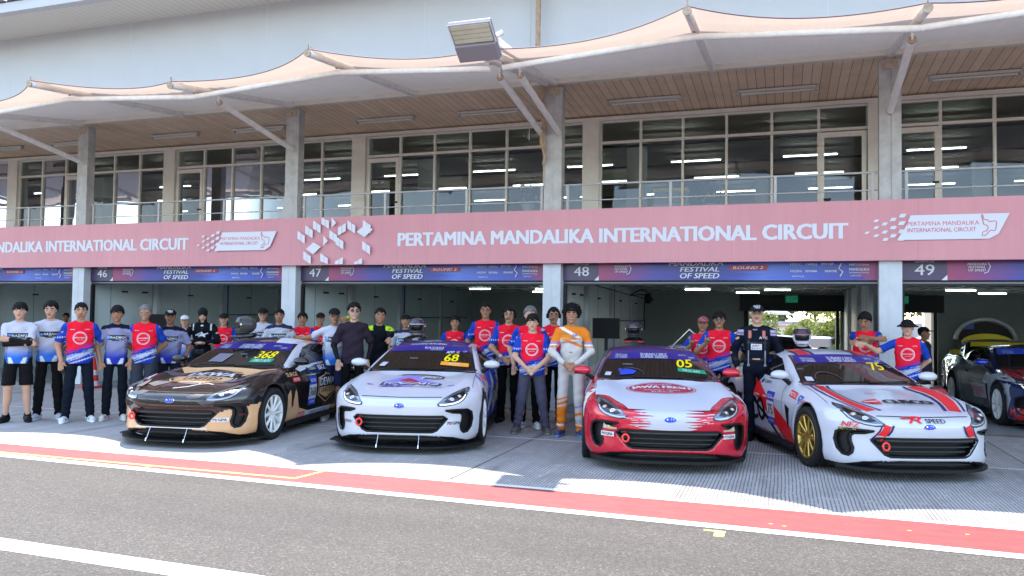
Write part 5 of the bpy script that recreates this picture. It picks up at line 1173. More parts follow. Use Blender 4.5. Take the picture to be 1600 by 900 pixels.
def person(label,loc,rz,height,outfit,arms=('down','down'),skin='a',hair='short',head=(0,0,0),pants=(.012,.013,.02),shorts=False,shoes=((.6,.6,.6),(.7,.7,.7)),girth=1.0,glasses=None,headset=False,beard=None,smile=False,sleeve=None,stance=.105,full=True,lean=0,reach=None,hairm=None,group='people standing by the cars',belly=0,balaclava=False,cap=None,longsleeve=False,watch=None,caplogo=False):
    s_=height/1.72; g=girth*.88; ph=RNG.uniform(0,6)
    t=thing('person',label,'person',loc,rz,group); t.scale=(s_,s_,s_)
    suit=outfit in('orange','navy','black','yel')
    Rl=RX(lean); piv=V3(0,0,.93)
    def L(p): return (Rl@(np.asarray(p,float)-piv))+piv       # leaned upper body
    def IL(P): return (P-piv)@Rl+piv
    S={};E={};W={};HD={}
    for k,s in ((0,-1),(1,1)):
        S[k]=L((s*(.172+(g-.88)*.12),.01,1.368)); a=arms[k]
        if isinstance(a,str): w,pole,hd=ARM[a](s); w=L(w) if a not in('down',) else L(w)*[1,1,1]
        else: w,pole,hd=V3(*a[0]),V3(*a[1]),V3(*a[2])
        if isinstance(a,str) and a=='down': w=w+V3(s*(g-.88)*.22,0,0)
        if isinstance(a,str) and a in('front','cross'): w=w+V3(0,-(g-1)*.25-belly*.6,0)
        e,w=ik(S[k],w,.285,.25,pole); E[k]=e;W[k]=w; HD[k]=hd/np.linalg.norm(hd)
    Rh=Rl@RZ(head[0])@RX(-head[1])@RY(head[2]); nk=L((0,.01,1.50))
    def HQ(P): return (P-nk)@Rh-np.array([0,-.01,.10])       # head local, centred on the head
    def HP(q): return (np.asarray(q)+np.array([0,-.01,.10]))@Rh.T+nk
    def f_head(P):
        q=HQ(P); h=smin(ellip(q,(0,.014,.028),(.076,.094,.087)),ellip(q,(0,-.018,-.035),(.063,.070,.083)),.03)
        h=smin(h,rcone(q,(0,-.088,.008),(0,-.103,-.022),.008,.0135),.012); h=smin(h,ellip(q,(0,-.075,-.055),(.026,.022,.012)),.012)
        h=smin(h,ellip(q,(0,-.066,-.098),(.026,.024,.02)),.02)
        for s in(-1,1):
            h=smin(h,ellip(q,(s*.074,.006,-.004),(.012,.020,.031)),.008); h=smax(h,-ellip(q,(s*.031,-.100,.006),(.018,.014,.012)),.012)
        return h
    def f_torso(P):
        q=IL(P); f=smin(smin(rcone(q,(0,.016,1.405),(-.148*g,.012,1.37),.058,.052),rcone(q,(0,.016,1.405),(.148*g,.012,1.37),.058,.052),.02),ellip(q,(0,.008,1.26),(.165*g,.108*g,.175)),.05)
        f=smin(f,ellip(q,(0,-.005-belly*.5,1.08),(.148*g,.108*g+belly,.17)),.06); f=smin(f,ellip(q,(0,.012,.93),(.158*g,.118*g,.12)),.05); return f
    def f_arm(P,k,r=0):
        return smin(rcone(P,S[k],E[k],.052+r,.041+r),rcone(P,E[k],W[k],.041+r,.027+r),.02)
    def f_hand(P,k):
        d=HD[k]; side=np.cross(d,V3(0,1,0) if abs(d[1])<.8 else V3(0,0,1)); side/=np.linalg.norm(side); nrm=np.cross(side,d)
        w=W[k]; pc=w+d*.055
        q=np.stack([(P-pc)@d,(P-pc)@side,(P-pc)@nrm],1); f=ellip(q,(0,0,0),(.055,.040,.018))
        thumbup=isinstance(arms[k],str) and arms[k]=='thumb'
        s=(-1,1)[k]
        for j in range(4):
            o=(j-1.5)*.0195; b=w+d*.085+side*o; ln=(.060,.068,.063,.05)[j]*(.6 if thumbup else 1)
            m=b+d*ln*.55+nrm*(-.008 if not thumbup else -.03); e=m+(d*.5-nrm*.55*(1.6 if thumbup else 1))*ln*.6
            f=smin(f,smin(rcone(P,b,m,.0098,.009),rcone(P,m,e,.009,.0078),.004),.006)
        tb=w+d*.03+side*.03*( -s); tt=tb+(V3(0,0,.075) if thumbup else d*.045+side*(-s)*.025-nrm*.012)
        f=smin(f,rcone(P,tb,tt,.013,.009),.01); return smin(f,rcone(P,W[k]-d*0,w+d*.03,.026,.024),.01)
    hip=.09; 
    K={k:V3(s*(hip+stance)/2,-.01,.49) for k,s in((0,-1),(1,1))}; A={k:V3(s*stance,.02,.085) for k,s in((0,-1),(1,1))}; Hh={k:V3(s*hip,.012,.91) for k,s in((0,-1),(1,1))}
    def f_leg(P,k,a=0,b=0,c=0,end=None):
        f=smin(rcone(P,Hh[k],K[k],.084*min(g,1.2)+a,.056+b),rcone(P,K[k],A[k]+(V3(0,0,0)),.053+b,.034+c),.03)
        if c==0: f=smin(f,ellip(P,K[k]+V3(0,.028,-.14),(.048,.052,.12)),.03)
        return f
    def f_body(P):
        f=smin(f_head(P),rcone(P,L((0,.022,1.40)),L((0,.004,1.535)),.060*min(g,1.15),.052*min(g,1.15)),.02)
        f=smin(f,f_torso(P),.04)
        for k in(0,1): f=smin(f,smin(f_arm(P,k),f_hand(P,k),.012),.025)
        if full:
            for k in(0,1): f=smin(f,f_leg(P,k),.03); f=smin(f,rcone(P,A[k]-V3(0,0,.02),A[k]+V3(0,-.08,-.045),.028,.020),.02)
        else: f=np.maximum(f,.62-P[:,2])
        return f
    allp=np.array([S[0],S[1],E[0],E[1],W[0]+HD[0]*.19,W[1]+HD[1]*.19,L((0,0,1.75)),L((0,-.2,1.5)),L((0,.15,1.4)),(-.28,-.2,.02 if full else .6),(.28,.17,.5)]+([(-.3,-.2,.9),(.3,.2,.9)]))
    lo=allp.min(0)-.11; hi=allp.max(0)+.11; lo[2]=0 if full else .55
    Vb,Qb=net(f_body,lo,hi,.0105,slack=1.3,newton=1)
    sk=np.array(SKIN[skin]); col=np.empty((len(Vb),3)); col[:]=sk
    q=HQ(Vb); hd=np.linalg.norm(q,axis=1)<.14
    fc=np.clip((q[:,2]+.03)/.1,0,1)
    if sleeve is not None:
        for k in(0,1): 
            m=(np.minimum(f_arm(Vb,k),9)<.012)&(np.linalg.norm(Vb-W[k],axis=1)>.0)&(((Vb-W[k])@HD[k])<.0)&(f_hand(Vb,k)>.004); col[m]=sleeve
    lips=hd&(np.abs(q[:,0])<.022)&(np.abs(q[:,2]+.055)<.012)&(q[:,1]<-.05); col[lips]=sk*[.85,.6,.6]
    # hands/knuckles a touch redder
    body=np_mesh('body',Vb,Qb,[M_skin],col=col,parent=t)
    bvb=BVHTree.FromPolygons([tuple(v) for v in Vb],[tuple(x) for x in Qb[(Vb[Qb[:,0]][:,2]>1.2)].tolist()])
    # face drawn on the head surface
    fl=Flat()
    for s in(-1,1):
        fl.poly(ell(s*.031,.006,.015,.0062,10),K_eye if not smile else K_dark,0); fl.poly(ell(s*.031,.006,.0082,.0064,8),K_dark,1)
        fl.add(line_flat([(s*.012,.026),(s*.030,.032),(s*.052,.023)],.0115),K_dark if not (hairm is M_hairg) else K_greyb,0); fl.add(line_flat([(s*.014,.012),(s*.03,.0145),(s*.048,.009)],.0055),K_dark,2)
        fl.poly(ell(s*.008,-.031,.0045,.003,6),K_dark,1)
    if smile: fl.poly([(-.026,-.048),(.026,-.048),(.017,-.062),(-.017,-.062)],K_lip,0); fl.poly([(-.019,-.0505),(.019,-.0505),(.012,-.057),(-.012,-.057)],K_teeth,1)
    else: fl.poly([(-.023,-.056),(-.008,-.050),(0,-.052),(.008,-.050),(.023,-.056),(.010,-.063),(-.010,-.063)],K_lip,0); fl.add(line_flat([(-.022,-.056),(0,-.0565),(.022,-.056)],.0025),K_dark,1)
    if beard in('mous','full'): fl.add(line_flat([(-.030,-.052),(-.015,-.042),(0,-.040),(.015,-.042),(.030,-.052)],.009),K_shade if not hairm else K_greyb,0)
    if beard in('full','goat','grey'): fl.poly([(-.03,-.070),(0,-.068),(.03,-.070),(.026,-.105),(0,-.118),(-.026,-.105)],K_greyb if beard=='grey' else K_shade,0)
    U=Vector(Rh[:,0]);Vv=Vector(Rh[:,2]);D=Vector(Rh[:,1]); o=Vector(HP((0,0,0)))-D*.5
    if not balaclava or True: fl.wrap('face',body,bvb,o,U,Vv,D,grid=.05,base=.0012,step=.0004,maxd=.6)
    # hair
    def grow(name,f,m,h=.011,col=None,pad=.2): 
        c=HP((0,0,.05)); Vh,Qh=net(f,c-pad,c+pad,h,slack=1.5,newton=1)
        if len(Qh): return np_mesh(name,Vh,Qh,[m],parent=t,col=col(Vh) if col else None)
    hm=hairm or M_hair
    hm=hm
    def nz(P,a,fr): return 1.6*a*np.sin(P[:,0]*fr+ph)*np.sin(P[:,1]*fr*1.1+1)*np.sin(P[:,2]*fr*.9+2)+a*np.sin(P[:,0]*fr*2.3+P[:,2]*40)*np.sin(P[:,1]*fr*1.9)
    hz={'short':(.056,.013),'fringe':(.034,.022),'tuft':(.060,.022),'gray':(.056,.012),'swept':(.064,.024)}
    if hair in hz:
        zf,th=hz[hair]
        def fh(P):
            q=HQ(P); f=ellip(q,(0,.018,.034),(.074+th,.092+th,.086+th))+nz(P,.004,95)
            lim=np.interp(q[:,1],[-.11,-.07,-.045,.0,.02,.09],[zf,zf,zf-.012 if zf>.04 else zf,-.005,-.045,-.07])+(.012*np.sin(q[:,0]*85+ph)+.008*np.sin(q[:,0]*190+2*ph))*(q[:,1]<-.04)
            return smax(f,(lim-q[:,2])*.7,.008)
        grow('hair',fh,hm)
    elif hair=='curly':
        def fh(P):
            q=HQ(P); f=ellip(q,(0,.025,.045),(.118,.114,.108))+nz(P,.014,120)+nz(P,.006,60); lim=np.interp(q[:,1],[-.11,-.05,0,.09],[.045,.04,-.05,-.09]); return smax(f,(lim-q[:,2])*.7,.012)
        grow('hair',fh,hm,.009)
    elif hair=='cap_hair':
        def fh(P):
            q=HQ(P); f=ellip(q,(0,.018,.02),(.082,.099,.09)); lim=np.interp(q[:,1],[-.03,.0,.09],[.06,-.01,-.06]); return smax(smax(f,(lim-q[:,2])*.7,.006),q[:,2]-.045,.01)
        grow('hair',fh,hm)
    if cap:
        kind,cm=cap
        def fcap(P):
            q=HQ(P); f=smax(ellip(q,(0,.015,.045),(.090,.107,.085)),.042-q[:,2],.008)
            if kind=='front': 
                f=smin(f,smax(ellip(q,(0,-.105,.050),(.075,.085,.05)),np.abs(q[:,2]-.052-.25*(q[:,1]+.1)*.3+1.6*q[:,0]**2)-.008,.006),.008)
            elif kind=='back': f=smin(f,smax(ellip(q,(0,.13,.040),(.07,.07,.05)),np.abs(q[:,2]-.045)-.008,.006),.008)
            elif kind=='bucket':
                r=np.hypot(q[:,0],q[:,1]*.9-.01); f=smin(f,smax(np.abs(q[:,2]-(.045-.55*(r-.09)))-.008,np.maximum(r-.145,.07-r),.006),.01)
            return f
        grow('cap',fcap,cm)
        if kind=='front' and caplogo:
            fl=Flat(); fl.text('RACE',0,.088,.062,.018,P_w,.05); fl.text('TEAM',0,.070,.05,.012,P_w,.05); fl.wrap('cap_logo',t,BVHTree.FromObject(t.children[-1],bpy.context.evaluated_depsgraph_get()) if False else bvb,o,U,Vv,D,grid=.05,base=.020,maxd=.6)
    if balaclava:
        def fb(P):
            q=HQ(P); f=smin(ellip(q,(0,.012,.024),(.081,.100,.093)),ellip(q,(0,-.005,-.06),(.068,.075,.09)),.03); f=smin(f,rcone(P,L((0,.022,1.38)),L((0,.004,1.5)),.09,.064),.02); return smax(f,-ellip(q,(0,-.1,-.025),(.048,.07,.060)),.006)
        grow('balaclava',fb,M_capb)
    if glasses:
        gm=MB().mat(M_frm)
        for s in(-1,1):
            if glasses=='sun':
                gm.mat(M_lensd); pts=[HP((s*.033+.022*cos(a)*1.05,-.098-.0*abs(cos(a))+(.012 if s*cos(a)>.5 else 0),.004+.016*sin(a))) for a in [2*pi*k/14 for k in range(14)]]; gm.add(pts,[tuple(range(14))],False); gm.mat(M_frm)
            gm.tube([HP((s*.033+.022*cos(a),-.099+(.012 if s*cos(a)>.5 else 0),.004+.0165*sin(a))) for a in [2*pi*k/14 for k in range(15)]],.0022,4,caps=False)
            gm.tube([HP((s*.055,-.086,.008)),HP((s*.076,-.03,.010)),HP((s*.078,.02,.006))],.0025,4)
        gm.tube([HP((-.011,-.10,.008)),HP((.011,-.10,.008))],.0025,4); gm.build('glasses',t)
    if headset:
        hb=MB().mat(M_capb)
        for s in(-1,1): 
            c=HP((s*.088,.005,-.005)); ax=Rh[:,0]; hb.tube([c-ax*s*.014,c+ax*s*.022],[.038,.033],14)
        hb.tube([HP((.092*cos(a),.01,.02+.105*sin(a))) for a in np.linspace(.0,pi,13)],.008,6); hb.tube([HP((-.09,-.01,-.03)),HP((-.07,-.08,-.06)),HP((-.02,-.115,-.062))],.004,5); hb.tube([HP((-.03,-.115,-.062)),HP((-.01,-.118,-.062))],.010,6); hb.build('headset',t)
    # clothing
    zh=.845
    def fold(P,a=.0065): return a*(np.sin(P[:,2]*26+P[:,0]*14+ph)*np.sin(P[:,0]*21-P[:,2]*9+2*ph)+.6*np.sin(P[:,2]*47-P[:,0]*30+ph))
    fr_=.92 if not (suit or longsleeve) else 1.0
    def sleeves(P,r):
        f=None
        for k in(0,1):
            if suit or longsleeve: a=smin(rcone(P,S[k],E[k],.060+r*.4,.050+r*.4),rcone(P,E[k],W[k]+(E[k]-W[k])*.02,.049+r*.4,.034+r*.4),.02)
            else:
                e=S[k]+(E[k]-S[k])*.80; a=rcone(P,S[k],e,.056,.062); ax=(e-S[k]); ax/=np.linalg.norm(ax); a=np.maximum(a,(P-e)@ax)
            f=a if f is None else np.minimum(f,a)
        return f
    def f_tor2(P):
        q=IL(P); f=f_torso(P)-.013
        if suit: return f
        hang=(np.sqrt((q[:,0]/(.166*g+.012))**2+((q[:,1]-.008+belly*.3)/(.122*g+.010+belly*.5))**2)-1)*.125; hang=smax(hang,q[:,2]-1.24,.05); f=smin(f,hang,.05); return f
    def f_shirt(P):
        q=IL(P); f=smin(f_tor2(P),sleeves(P,.0),.03)+fold(P)
        if not suit: f=smax(f,(zh-.02*np.cos(q[:,0]*8)*0)-q[:,2],.008)
        f=smax(f,-(ellip(P,L((0,-.012,1.475)),(.066*min(g,1.15),.066*min(g,1.15),.045))),.008)
        return f
    def f_pants(P):
        f=None; pel=ellip(P,(0,.012,.93),(.162*g+.008,.122*g+.010,.125)); pel=smax(pel,P[:,2]-(1.0 if not suit else 1.1),.01)
        for k in(0,1):
            s=(-1,1)[k]
            if shorts: a=rcone(P,Hh[k],K[k],.098*g,.090); a=smax(a,(.53-P[:,2]),.006)
            else:
                a=smin(rcone(P,Hh[k],K[k],.093*min(g,1.2),.074*min(g,1.1)),rcone(P,K[k],A[k]+V3(0,0,.0),.072,.056+.006*(g-1)),.03); a=a+.006*np.clip((.35-P[:,2])*4,0,1)*np.sin(P[:,2]*75+P[:,0]*20+ph); a=smax(a,(.035-P[:,2]),.006)
            f=a if f is None else smin(f,a,.012)
        f=smin(f,pel,.03); return f+fold(P,.003)
    cf=OUT[outfit]
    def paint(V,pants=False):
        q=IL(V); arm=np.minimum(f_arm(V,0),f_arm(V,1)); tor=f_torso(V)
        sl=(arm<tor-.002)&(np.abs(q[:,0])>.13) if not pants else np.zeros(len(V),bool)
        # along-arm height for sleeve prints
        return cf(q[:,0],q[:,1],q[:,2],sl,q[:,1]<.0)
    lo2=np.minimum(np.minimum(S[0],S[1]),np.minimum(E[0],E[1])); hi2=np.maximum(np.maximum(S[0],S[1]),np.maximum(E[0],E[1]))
    pts=np.array([S[0],S[1],E[0],E[1],L((-.2,-.2,zh)),L((.2,.2,zh)),L((0,-.2,1.45)),L((0,.15,1.5))]+([W[0],W[1]] if (suit or longsleeve) else []))
    lo=pts.min(0)-.09; hi=pts.max(0)+.09; lo[2]=min(lo[2],.8)
    lo[1]-=belly
    if suit:
        lo[2]=.0 if full else .55; lo=np.minimum(lo,[-.26,-.2,lo[2]]); hi=np.maximum(hi,[.26,.22,1.4])
        fs=lambda P: smin(f_shirt(P),np.maximum(f_pants(P),-99),.02)
        Vs,Qs=net(fs,lo,hi,.012,slack=1.4,newton=1); sh=np_mesh('race_suit',Vs,Qs,[M_suitm],col=paint(Vs),parent=t)
    else:
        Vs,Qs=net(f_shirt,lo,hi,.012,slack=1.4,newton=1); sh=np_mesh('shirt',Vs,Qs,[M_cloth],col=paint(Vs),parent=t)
        if full or True:
            z0=.0 if full and not shorts else (.5 if shorts and full else .62)
            Vp,Qp=net(f_pants,V3(-.3,-.2,z0),V3(.3,.22,1.06),.0135,slack=1.4,newton=1)
            c=np.empty((len(Vp),3)); c[:]=pants; np_mesh('shorts' if shorts else 'trousers',Vp,Qp,[M_cloth],col=c,parent=t)
    # prints
    bs=BVHTree.FromPolygons([tuple(v) for v in Vs],[tuple(x) for x in Qs.tolist()])
    f=Flat(); Wt=P_w
    def T(tx,x,z,w,h,m=Wt,b=.03,sh_=0,l=None): f.text(tx,x,z,w,h,m,b,sh_,0,l)
    if outfit=='red':
        f.add(ring_flat(.0,1.215,.090,.090,.0075),P_w,0); f.add(ring_flat(.0,1.215,.074,.074,.004),P_w,0); T('JAWA FRESH',0,1.217,.135,.026,l=1,b=.02); T('RACING TEAM',0,1.190,.08,.010,l=1,b=.01)
        T('Apex',-.095,1.335,.06,.02); T('CUSCO',.09,1.335,.06,.016)
        f.add(line_flat([(-.16,.94),(.0,1.0),(.15,1.06)],.006),PB_,0); 
    elif outfit in('wb','gb','wn'):
        f.poly([(-.135,1.285),(.135,1.285),(.118,1.215),(.05,1.205),(.04,1.195),(-.04,1.195),(-.05,1.205),(-.118,1.215)],V_black,0); f.poly([(-.11,1.265),(-.07,1.265),(-.085,1.225),(-.12,1.225)],V_sky,1); T('RAZAIQ',.025,1.245,.185,.038,b=.03,l=1); T('MOTORSPORT',.04,1.216,.08,.010,l=1)
        T('MOTUL',-.085,1.325,.05,.014,V_orange); T('CUSCO',.09,1.325,.05,.010,V_darkcar)
    elif outfit=='orange':
        T('SEAN RACING',-.02,1.235,.20,.022,P_red); T('MOTUL',-.07,1.345,.08,.02,V_green); T('KIA',.05,1.33,.06,.035,V_blue); T('YUASA',.03,1.285,.09,.02,P_red); f.poly(rect(-.02,1.10,.02,1.112),P_red)
    elif outfit=='navy':
        f.poly(rect(-.07,1.15,.06,1.225),P_w,0); T('ABC',-.005,1.20,.11,.03,P_red,l=1); T('RACING',-.005,1.168,.11,.02,V_navy,l=1); T('A',.045,1.30,.03,.03); T('C',.11,1.30,.025,.03); T('SPARCO',-.02,1.40,.05,.014); f.poly(rect(-.05,1.028,.04,1.042),V_tan,0)
        for s in(-1,1):
            f.add(line_flat([(s*.10,1.14),(s*.10,.97)],.012),V_grey,0); f.add(ring_flat(s*.10,.955,.014,.014,.004,12),P_w,1)
        f.add(line_flat([(-.15,1.24),(.15,1.24)],.016),V_black,0)
    elif outfit=='black':
        f.add(line_flat([(-.10,1.235),(-.04,1.265),(.0,1.29),(.03,1.25),(.10,1.27)],.016),Wt); f.poly([(-.10,1.225),(-.02,1.25),(0,1.30),(.02,1.25),(.10,1.28),(.05,1.235),(.06,1.20),(.0,1.225),(-.06,1.20),(-.03,1.23)],Wt); f.poly(rect(-.02,1.385,.02,1.41),Wt)
    elif outfit=='yel':
        pass
    if f.items: f.wrap('print',sh,bs,tuple(L((0,-.9,0))) if abs(lean)<.05 else (0,-.9,0),(1,0,0),(0,0,1),(0,1,0),grid=.04,base=.0022,step=.0008,maxd=1.1,gate=lambda l,n:abs(l.x)<.155*g and (not isinstance(arms[0],str) or True))
    if watch is not None:
        k=watch; d=(E[k]-W[k]); d/=np.linalg.norm(d); b=MB().mat(P_w); b.tube([W[k]+d*.02,W[k]+d*.045],.034,10); b.build('wristwatch',t)
    # shoes
    if full:
        for k,s in((0,-1),(1,1)):
            ax=RZ(s*.22); a=A[k]; 
            def fsh(P):
                q=(P-np.array([a[0],a[1],0]))@ax; f=smin(rcone(q,(0,.045,.048),(0,-.15,.040),.048,.044),rcone(q,(0,.03,.05),(0,.015,.105),.048,.047),.03); f=smin(f,smax(ellip(q,(0,-.06,.0),(.053,.155,.05)),q[:,2]-.026,.005),.008); return smax(f,.003-q[:,2],.004)
            c0=V3(a[0],-.06,.06); Vk,Qk=net(fsh,c0-V3(.13,.19,.06),c0+V3(.13,.18,.11),.010,newton=1); cc=np.empty((len(Vk),3)); cc[:]=shoes[0]; cc[Vk[:,2]<.028]=shoes[1]
            q=(Vk-np.array([a[0],a[1],0]))@ax; lc=(np.abs(q[:,0])<.016)&(q[:,1]<-.02)&(q[:,1]>-.11)&(Vk[:,2]>.05)&(np.sin(q[:,1]*260)>0); cc[lc]=shoes[1]; st=(np.abs(q[:,0])>.032)&(Vk[:,2]>.035)&(np.sin(q[:,1]*70+q[:,2]*60)>.5)
            if len(shoes)>2: cc[st]=shoes[2]
            np_mesh('shoe',Vk,Qk,[M_shoe],col=cc,parent=t)
    return t
PB_=mat('print_blue',(.02,.06,.4),.6)
# pixel -> place on the apron: the ray through that pixel is followed to a stated distance
_Rm=np.array(_R)
def ray_(px,py): v=np.array([px-800,450-py,-1226.]); return _Rm@v
def on_ground(px,py): r=ray_(px,py); k=-CAMH/r[2]; return r[0]*k,r[1]*k
def at_depth(px,py,Y): r=ray_(px,py); k=Y/r[1]; return r[0]*k,Y,CAMH+r[2]*k
WS=((.62,.62,.64),(.75,.75,.75),(.03,.03,.12)); BS=((.006,.006,.007),(.01,.01,.011)); GS=((.35,.37,.42),(.6,.6,.62),(.6,.6,.62))
def put(label,px,top,outfit,feet=None,Y=None,turn=0,**k):
    """feet: pixel of the ground point under the person; otherwise a stated distance Y"""
    if feet: x,y=on_ground(*feet)
    else: x,y,_=at_depth(px,top,Y)
    z=at_depth(px,top,y)[2]; rz=math.atan2(-x,y)*.85+turn
    if feet is None: k.setdefault('full',False)
    extra={'short':.005,'fringe':.012,'tuft':.014,'curly':.03,'swept':.014,'gray':.005}.get(k.get('hair','short'),0)+(.01 if k.get('cap') else 0)
    H=k.pop('H',None) or (z-extra)/(1+0*extra)
    def w2l(p):   # world point to this person's 1.72 m model space
        s=H/1.72; dx,dy,dz=p[0]-x,p[1]-y,p[2]; c,sn=cos(rz),sin(rz); return ((dx*c+dy*sn)/s,(-dx*sn+dy*c)/s,dz/s)
    a=list(k.pop('arms',('down','down')))
    for i in(0,1):
        if isinstance(a[i],tuple) and a[i][0]=='world':
            _,p,pole,hd=a[i]; a[i]=(w2l(p),pole,hd)
    return person(label,(x,y,0),rz,H,outfit,arms=tuple(a),**k)
G='crew and drivers standing by the cars'
def roofpt(pose,lx,ly,z): 
    X,Y,a=pose; return (X+lx*cos(a)-ly*sin(a),Y+lx*sin(a)+ly*cos(a),z)
put('man in white to blue shirt with arms crossed and black shorts',30,472,'wb',feet=(25,659),arms=('cross','cross'),hair='fringe',skin='c',pants=(0.0054,0.0054,0.0063),shorts=True,shoes=BS,sleeve=(.006,.006,.007),stance=.14,girth=1.02)
put('man in white to blue shirt with hands behind his back and black trousers',83,470,'wb',feet=(74,655),arms=('back','back'),hair='swept',skin='c',pants=(0.0045,0.0045,0.0049),shoes=GS,stance=.14,head=(-.1,-.12,0))
put('man with goatee in red shirt holding a small radio',134,473,'red',feet=(121,659),arms=('down','back'),skin='a',beard='full',pants=(0.0054,0.0081,0.0158),shoes=WS,stance=.16,girth=1.05,turn=.1)
put('thin young man in grey lilac shirt and red and white trainers',176,477,'gb',feet=(178,656),arms=('down','down'),hair='fringe',skin='b',pants=(0.0045,0.0059,0.0113),shoes=((.55,.53,.5),(.6,.55,.5),(.45,.03,.03)),girth=.92,stance=.12)
put('older grey haired man in red shirt and grey shorts beside the black car',222,476,'red',feet=(222,655),arms=('back','back'),hair='gray',hairm=M_hairg,skin='b',beard='grey',pants=(0.036,0.0384,0.052),shorts=True,smile=True,shoes=WS,turn=-.05)
put('stocky man in black cap and grey blue shirt behind the black car nose',272,483,'gb',feet=(262,648),arms=('down','down'),hair='cap_hair',cap=('front',M_capb),caplogo=True,skin='d',girth=1.08,shoes=BS,beard='mous')
put('man in pale cap mostly hidden behind the stocky man in the black cap',289,492,'wb',Y=11.6,hair='cap_hair',cap=('front',M_capw),skin='a')
put('driver in black balaclava looking down at a phone in both hands',317,489,'black',Y=10.6,arms=('phone','phone'),hair='none',balaclava=True,skin='c',head=(.05,-.42,0),H=1.66)
put('man in black cap and red shirt behind the roof of the black car',350,489,'red',Y=11.6,hair='cap_hair',cap=('front',M_capb),skin='a')
put('man in cap and glasses left of the bearded man in a white polo',411,481,'wb',Y=11.9,hair='cap_hair',cap=('front',M_capb),glasses='thin',skin='a',smile=True)
put('bearded man in white polo shirt with navy shoulders behind the black car',437,483,'wn',Y=11.5,hair='short',beard='full',skin='b',girth=1.08)
put('man in red shirt right of the bearded man in the white polo',473,488,'red',Y=11.9,hair='tuft',skin='b',arms=('down','front'),beard='mous')
put('man in dark cap half hidden behind the man with mirrored sunglasses',501,488,'red',Y=12.3,hair='cap_hair',cap=('front',M_capb),skin='b')
C368=(-7.10,9.50,.155); C68=(-4.68,10.15,.257); C75=(.60,10.72,.375); C05=(-1.60,10.24,.244)
put('man in cap, sunglasses and navy shorts resting an arm on the black car',515,481,'wb',feet=(519,656),turn=.05,arms=(('world',at_depth(468,530,10.35),V3(-.3,.3,-1),V3(-1,-.1,.05)),'back'),hair='cap_hair',cap=('front',M_capb),glasses='sun',skin='b',shorts=True,pants=(0.016,0.02,0.056),shoes=((.45,.45,.45),(.6,.6,.6)),head=(.1,0,0))
put('young man in dark purple tee shirt and sunglasses with black trousers',551,472,'tee',feet=(549,660),arms=('down','down'),hair='tuft',glasses='sun',skin='c',pants=(0.0036,0.0036,0.004),shoes=((.55,.55,.45),(.7,.7,.6)),smile=True,sleeve=(.007,.006,.008),turn=.12,head=(.08,0,.05),girth=.92)
put('smiling driver in black race suit with bright yellow shoulders',585,481,'yel',feet=(590,652),arms=(('world',at_depth(543,497,10.25),V3(-.3,.5,.2),V3(-.9,-.3,-.2)),('world',at_depth(604,540,9.95),V3(1,.1,-.4),V3(.1,-.6,-.6))),hair='short',skin='b',smile=True,shoes=BS,head=(.1,0,.08),turn=.05)
put('man in backward cap partly hidden by the helmet on the white car roof',634,491,'wn',Y=12.1,hair='cap_hair',cap=('back',M_capb),skin='b')
put('young man in red shirt standing low behind the roof of white car 68',711,493,'red',Y=12.0,hair='tuft',skin='b')
put('tall man with glasses and red shirt behind the tail of white car 68',759,473,'red',Y=12.0,hair='short',glasses='thin',skin='b')
put('man in headset and glasses with hands clasped, red shirt and black trousers',791,479,'red',feet=(793,659),arms=('front','front'),hair='short',glasses='thin',headset=True,skin='a',beard='mous',pants=(0.0036,0.0036,0.004),shoes=BS,watch=0)
put('smiling man with greying hair right behind the short man in grey trousers',823,478,'red',feet=(826,668),arms=('down','down'),hair='tuft',hairm=M_hairg,skin='c',smile=True,pants=(0.0045,0.0045,0.0054),shoes=WS)
put('short man with black fringe, red shirt and grey cargo trousers',838,490,'red',feet=(830,677),arms=('front','front'),hair='fringe',skin='c',pants=(0.068,0.064,0.096),shoes=((.10,.09,.07),(.2,.18,.15)),girth=1.14,belly=.02,stance=.21)
put('man in headset and glasses standing behind the driver in orange',866,480,'red',feet=(863,662),arms=('down','down'),hair='short',glasses='thin',headset=True,skin='b',beard='mous',girth=1.05,pants=(0.0036,0.0036,0.0045),shoes=((.3,.05,.06),(.5,.5,.5)),turn=.1)
put('curly haired driver in orange and white race suit with hands clasped',893,474,'orange',feet=(891,681),arms=('front','front'),hair='curly',skin='b',smile=True,shoes=((.05,.06,.12),(.10,.25,.5)),stance=.13)
put('man in colourful cap giving a thumbs up behind the crimson car',1098,494,'red',Y=12.3,arms=('thumb','down'),hair='cap_hair',cap=('front',mat('cap_patchwork',(.30,.08,.10),.8,noise=.8,nscale=30)),skin='b',girth=1.06,head=(-.1,0,.05))
put('man in wraparound sunglasses and red shirt giving a thumbs up',1124,486,'red',Y=11.8,arms=('thumb','down'),hair='fringe',glasses='sun',skin='b',beard='mous')
put('tall driver in black race suit, cap and glasses between two cars',1172,475,'navy',feet=(1182,688),arms=('down','down'),hair='cap_hair',cap=('front',M_capb),glasses='thin',skin='c',shoes=BS,beard='mous',girth=1.04,stance=.08,caplogo=True)
put('man in red shirt leaning folded arms on the roof of white car 75',1352,499,'red',Y=12.75,arms=(('world',at_depth(1372,530,12.2),V3(-1,0,-.3),V3(1,-.1,0)),('world',at_depth(1338,538,12.15),V3(1,0,-.3),V3(-1,-.1,0))),hair='tuft',skin='b',head=(-.25,-.22,0),lean=.18,H=1.72)
put('man in bucket hat resting one hand on the roof of white car 75',1418,498,'red',Y=11.9,arms=(('world',at_depth(1352,538,11.7),V3(-.2,.3,-1),V3(-1,-.1,0)),'back'),hair='cap_hair',cap=('bucket',M_capb),skin='c')
put('man in black cap seen from the side behind the man in bucket hat',1444,510,'dark',Y=14.6,turn=1.1,hair='cap_hair',cap=('front',M_capb),skin='d')
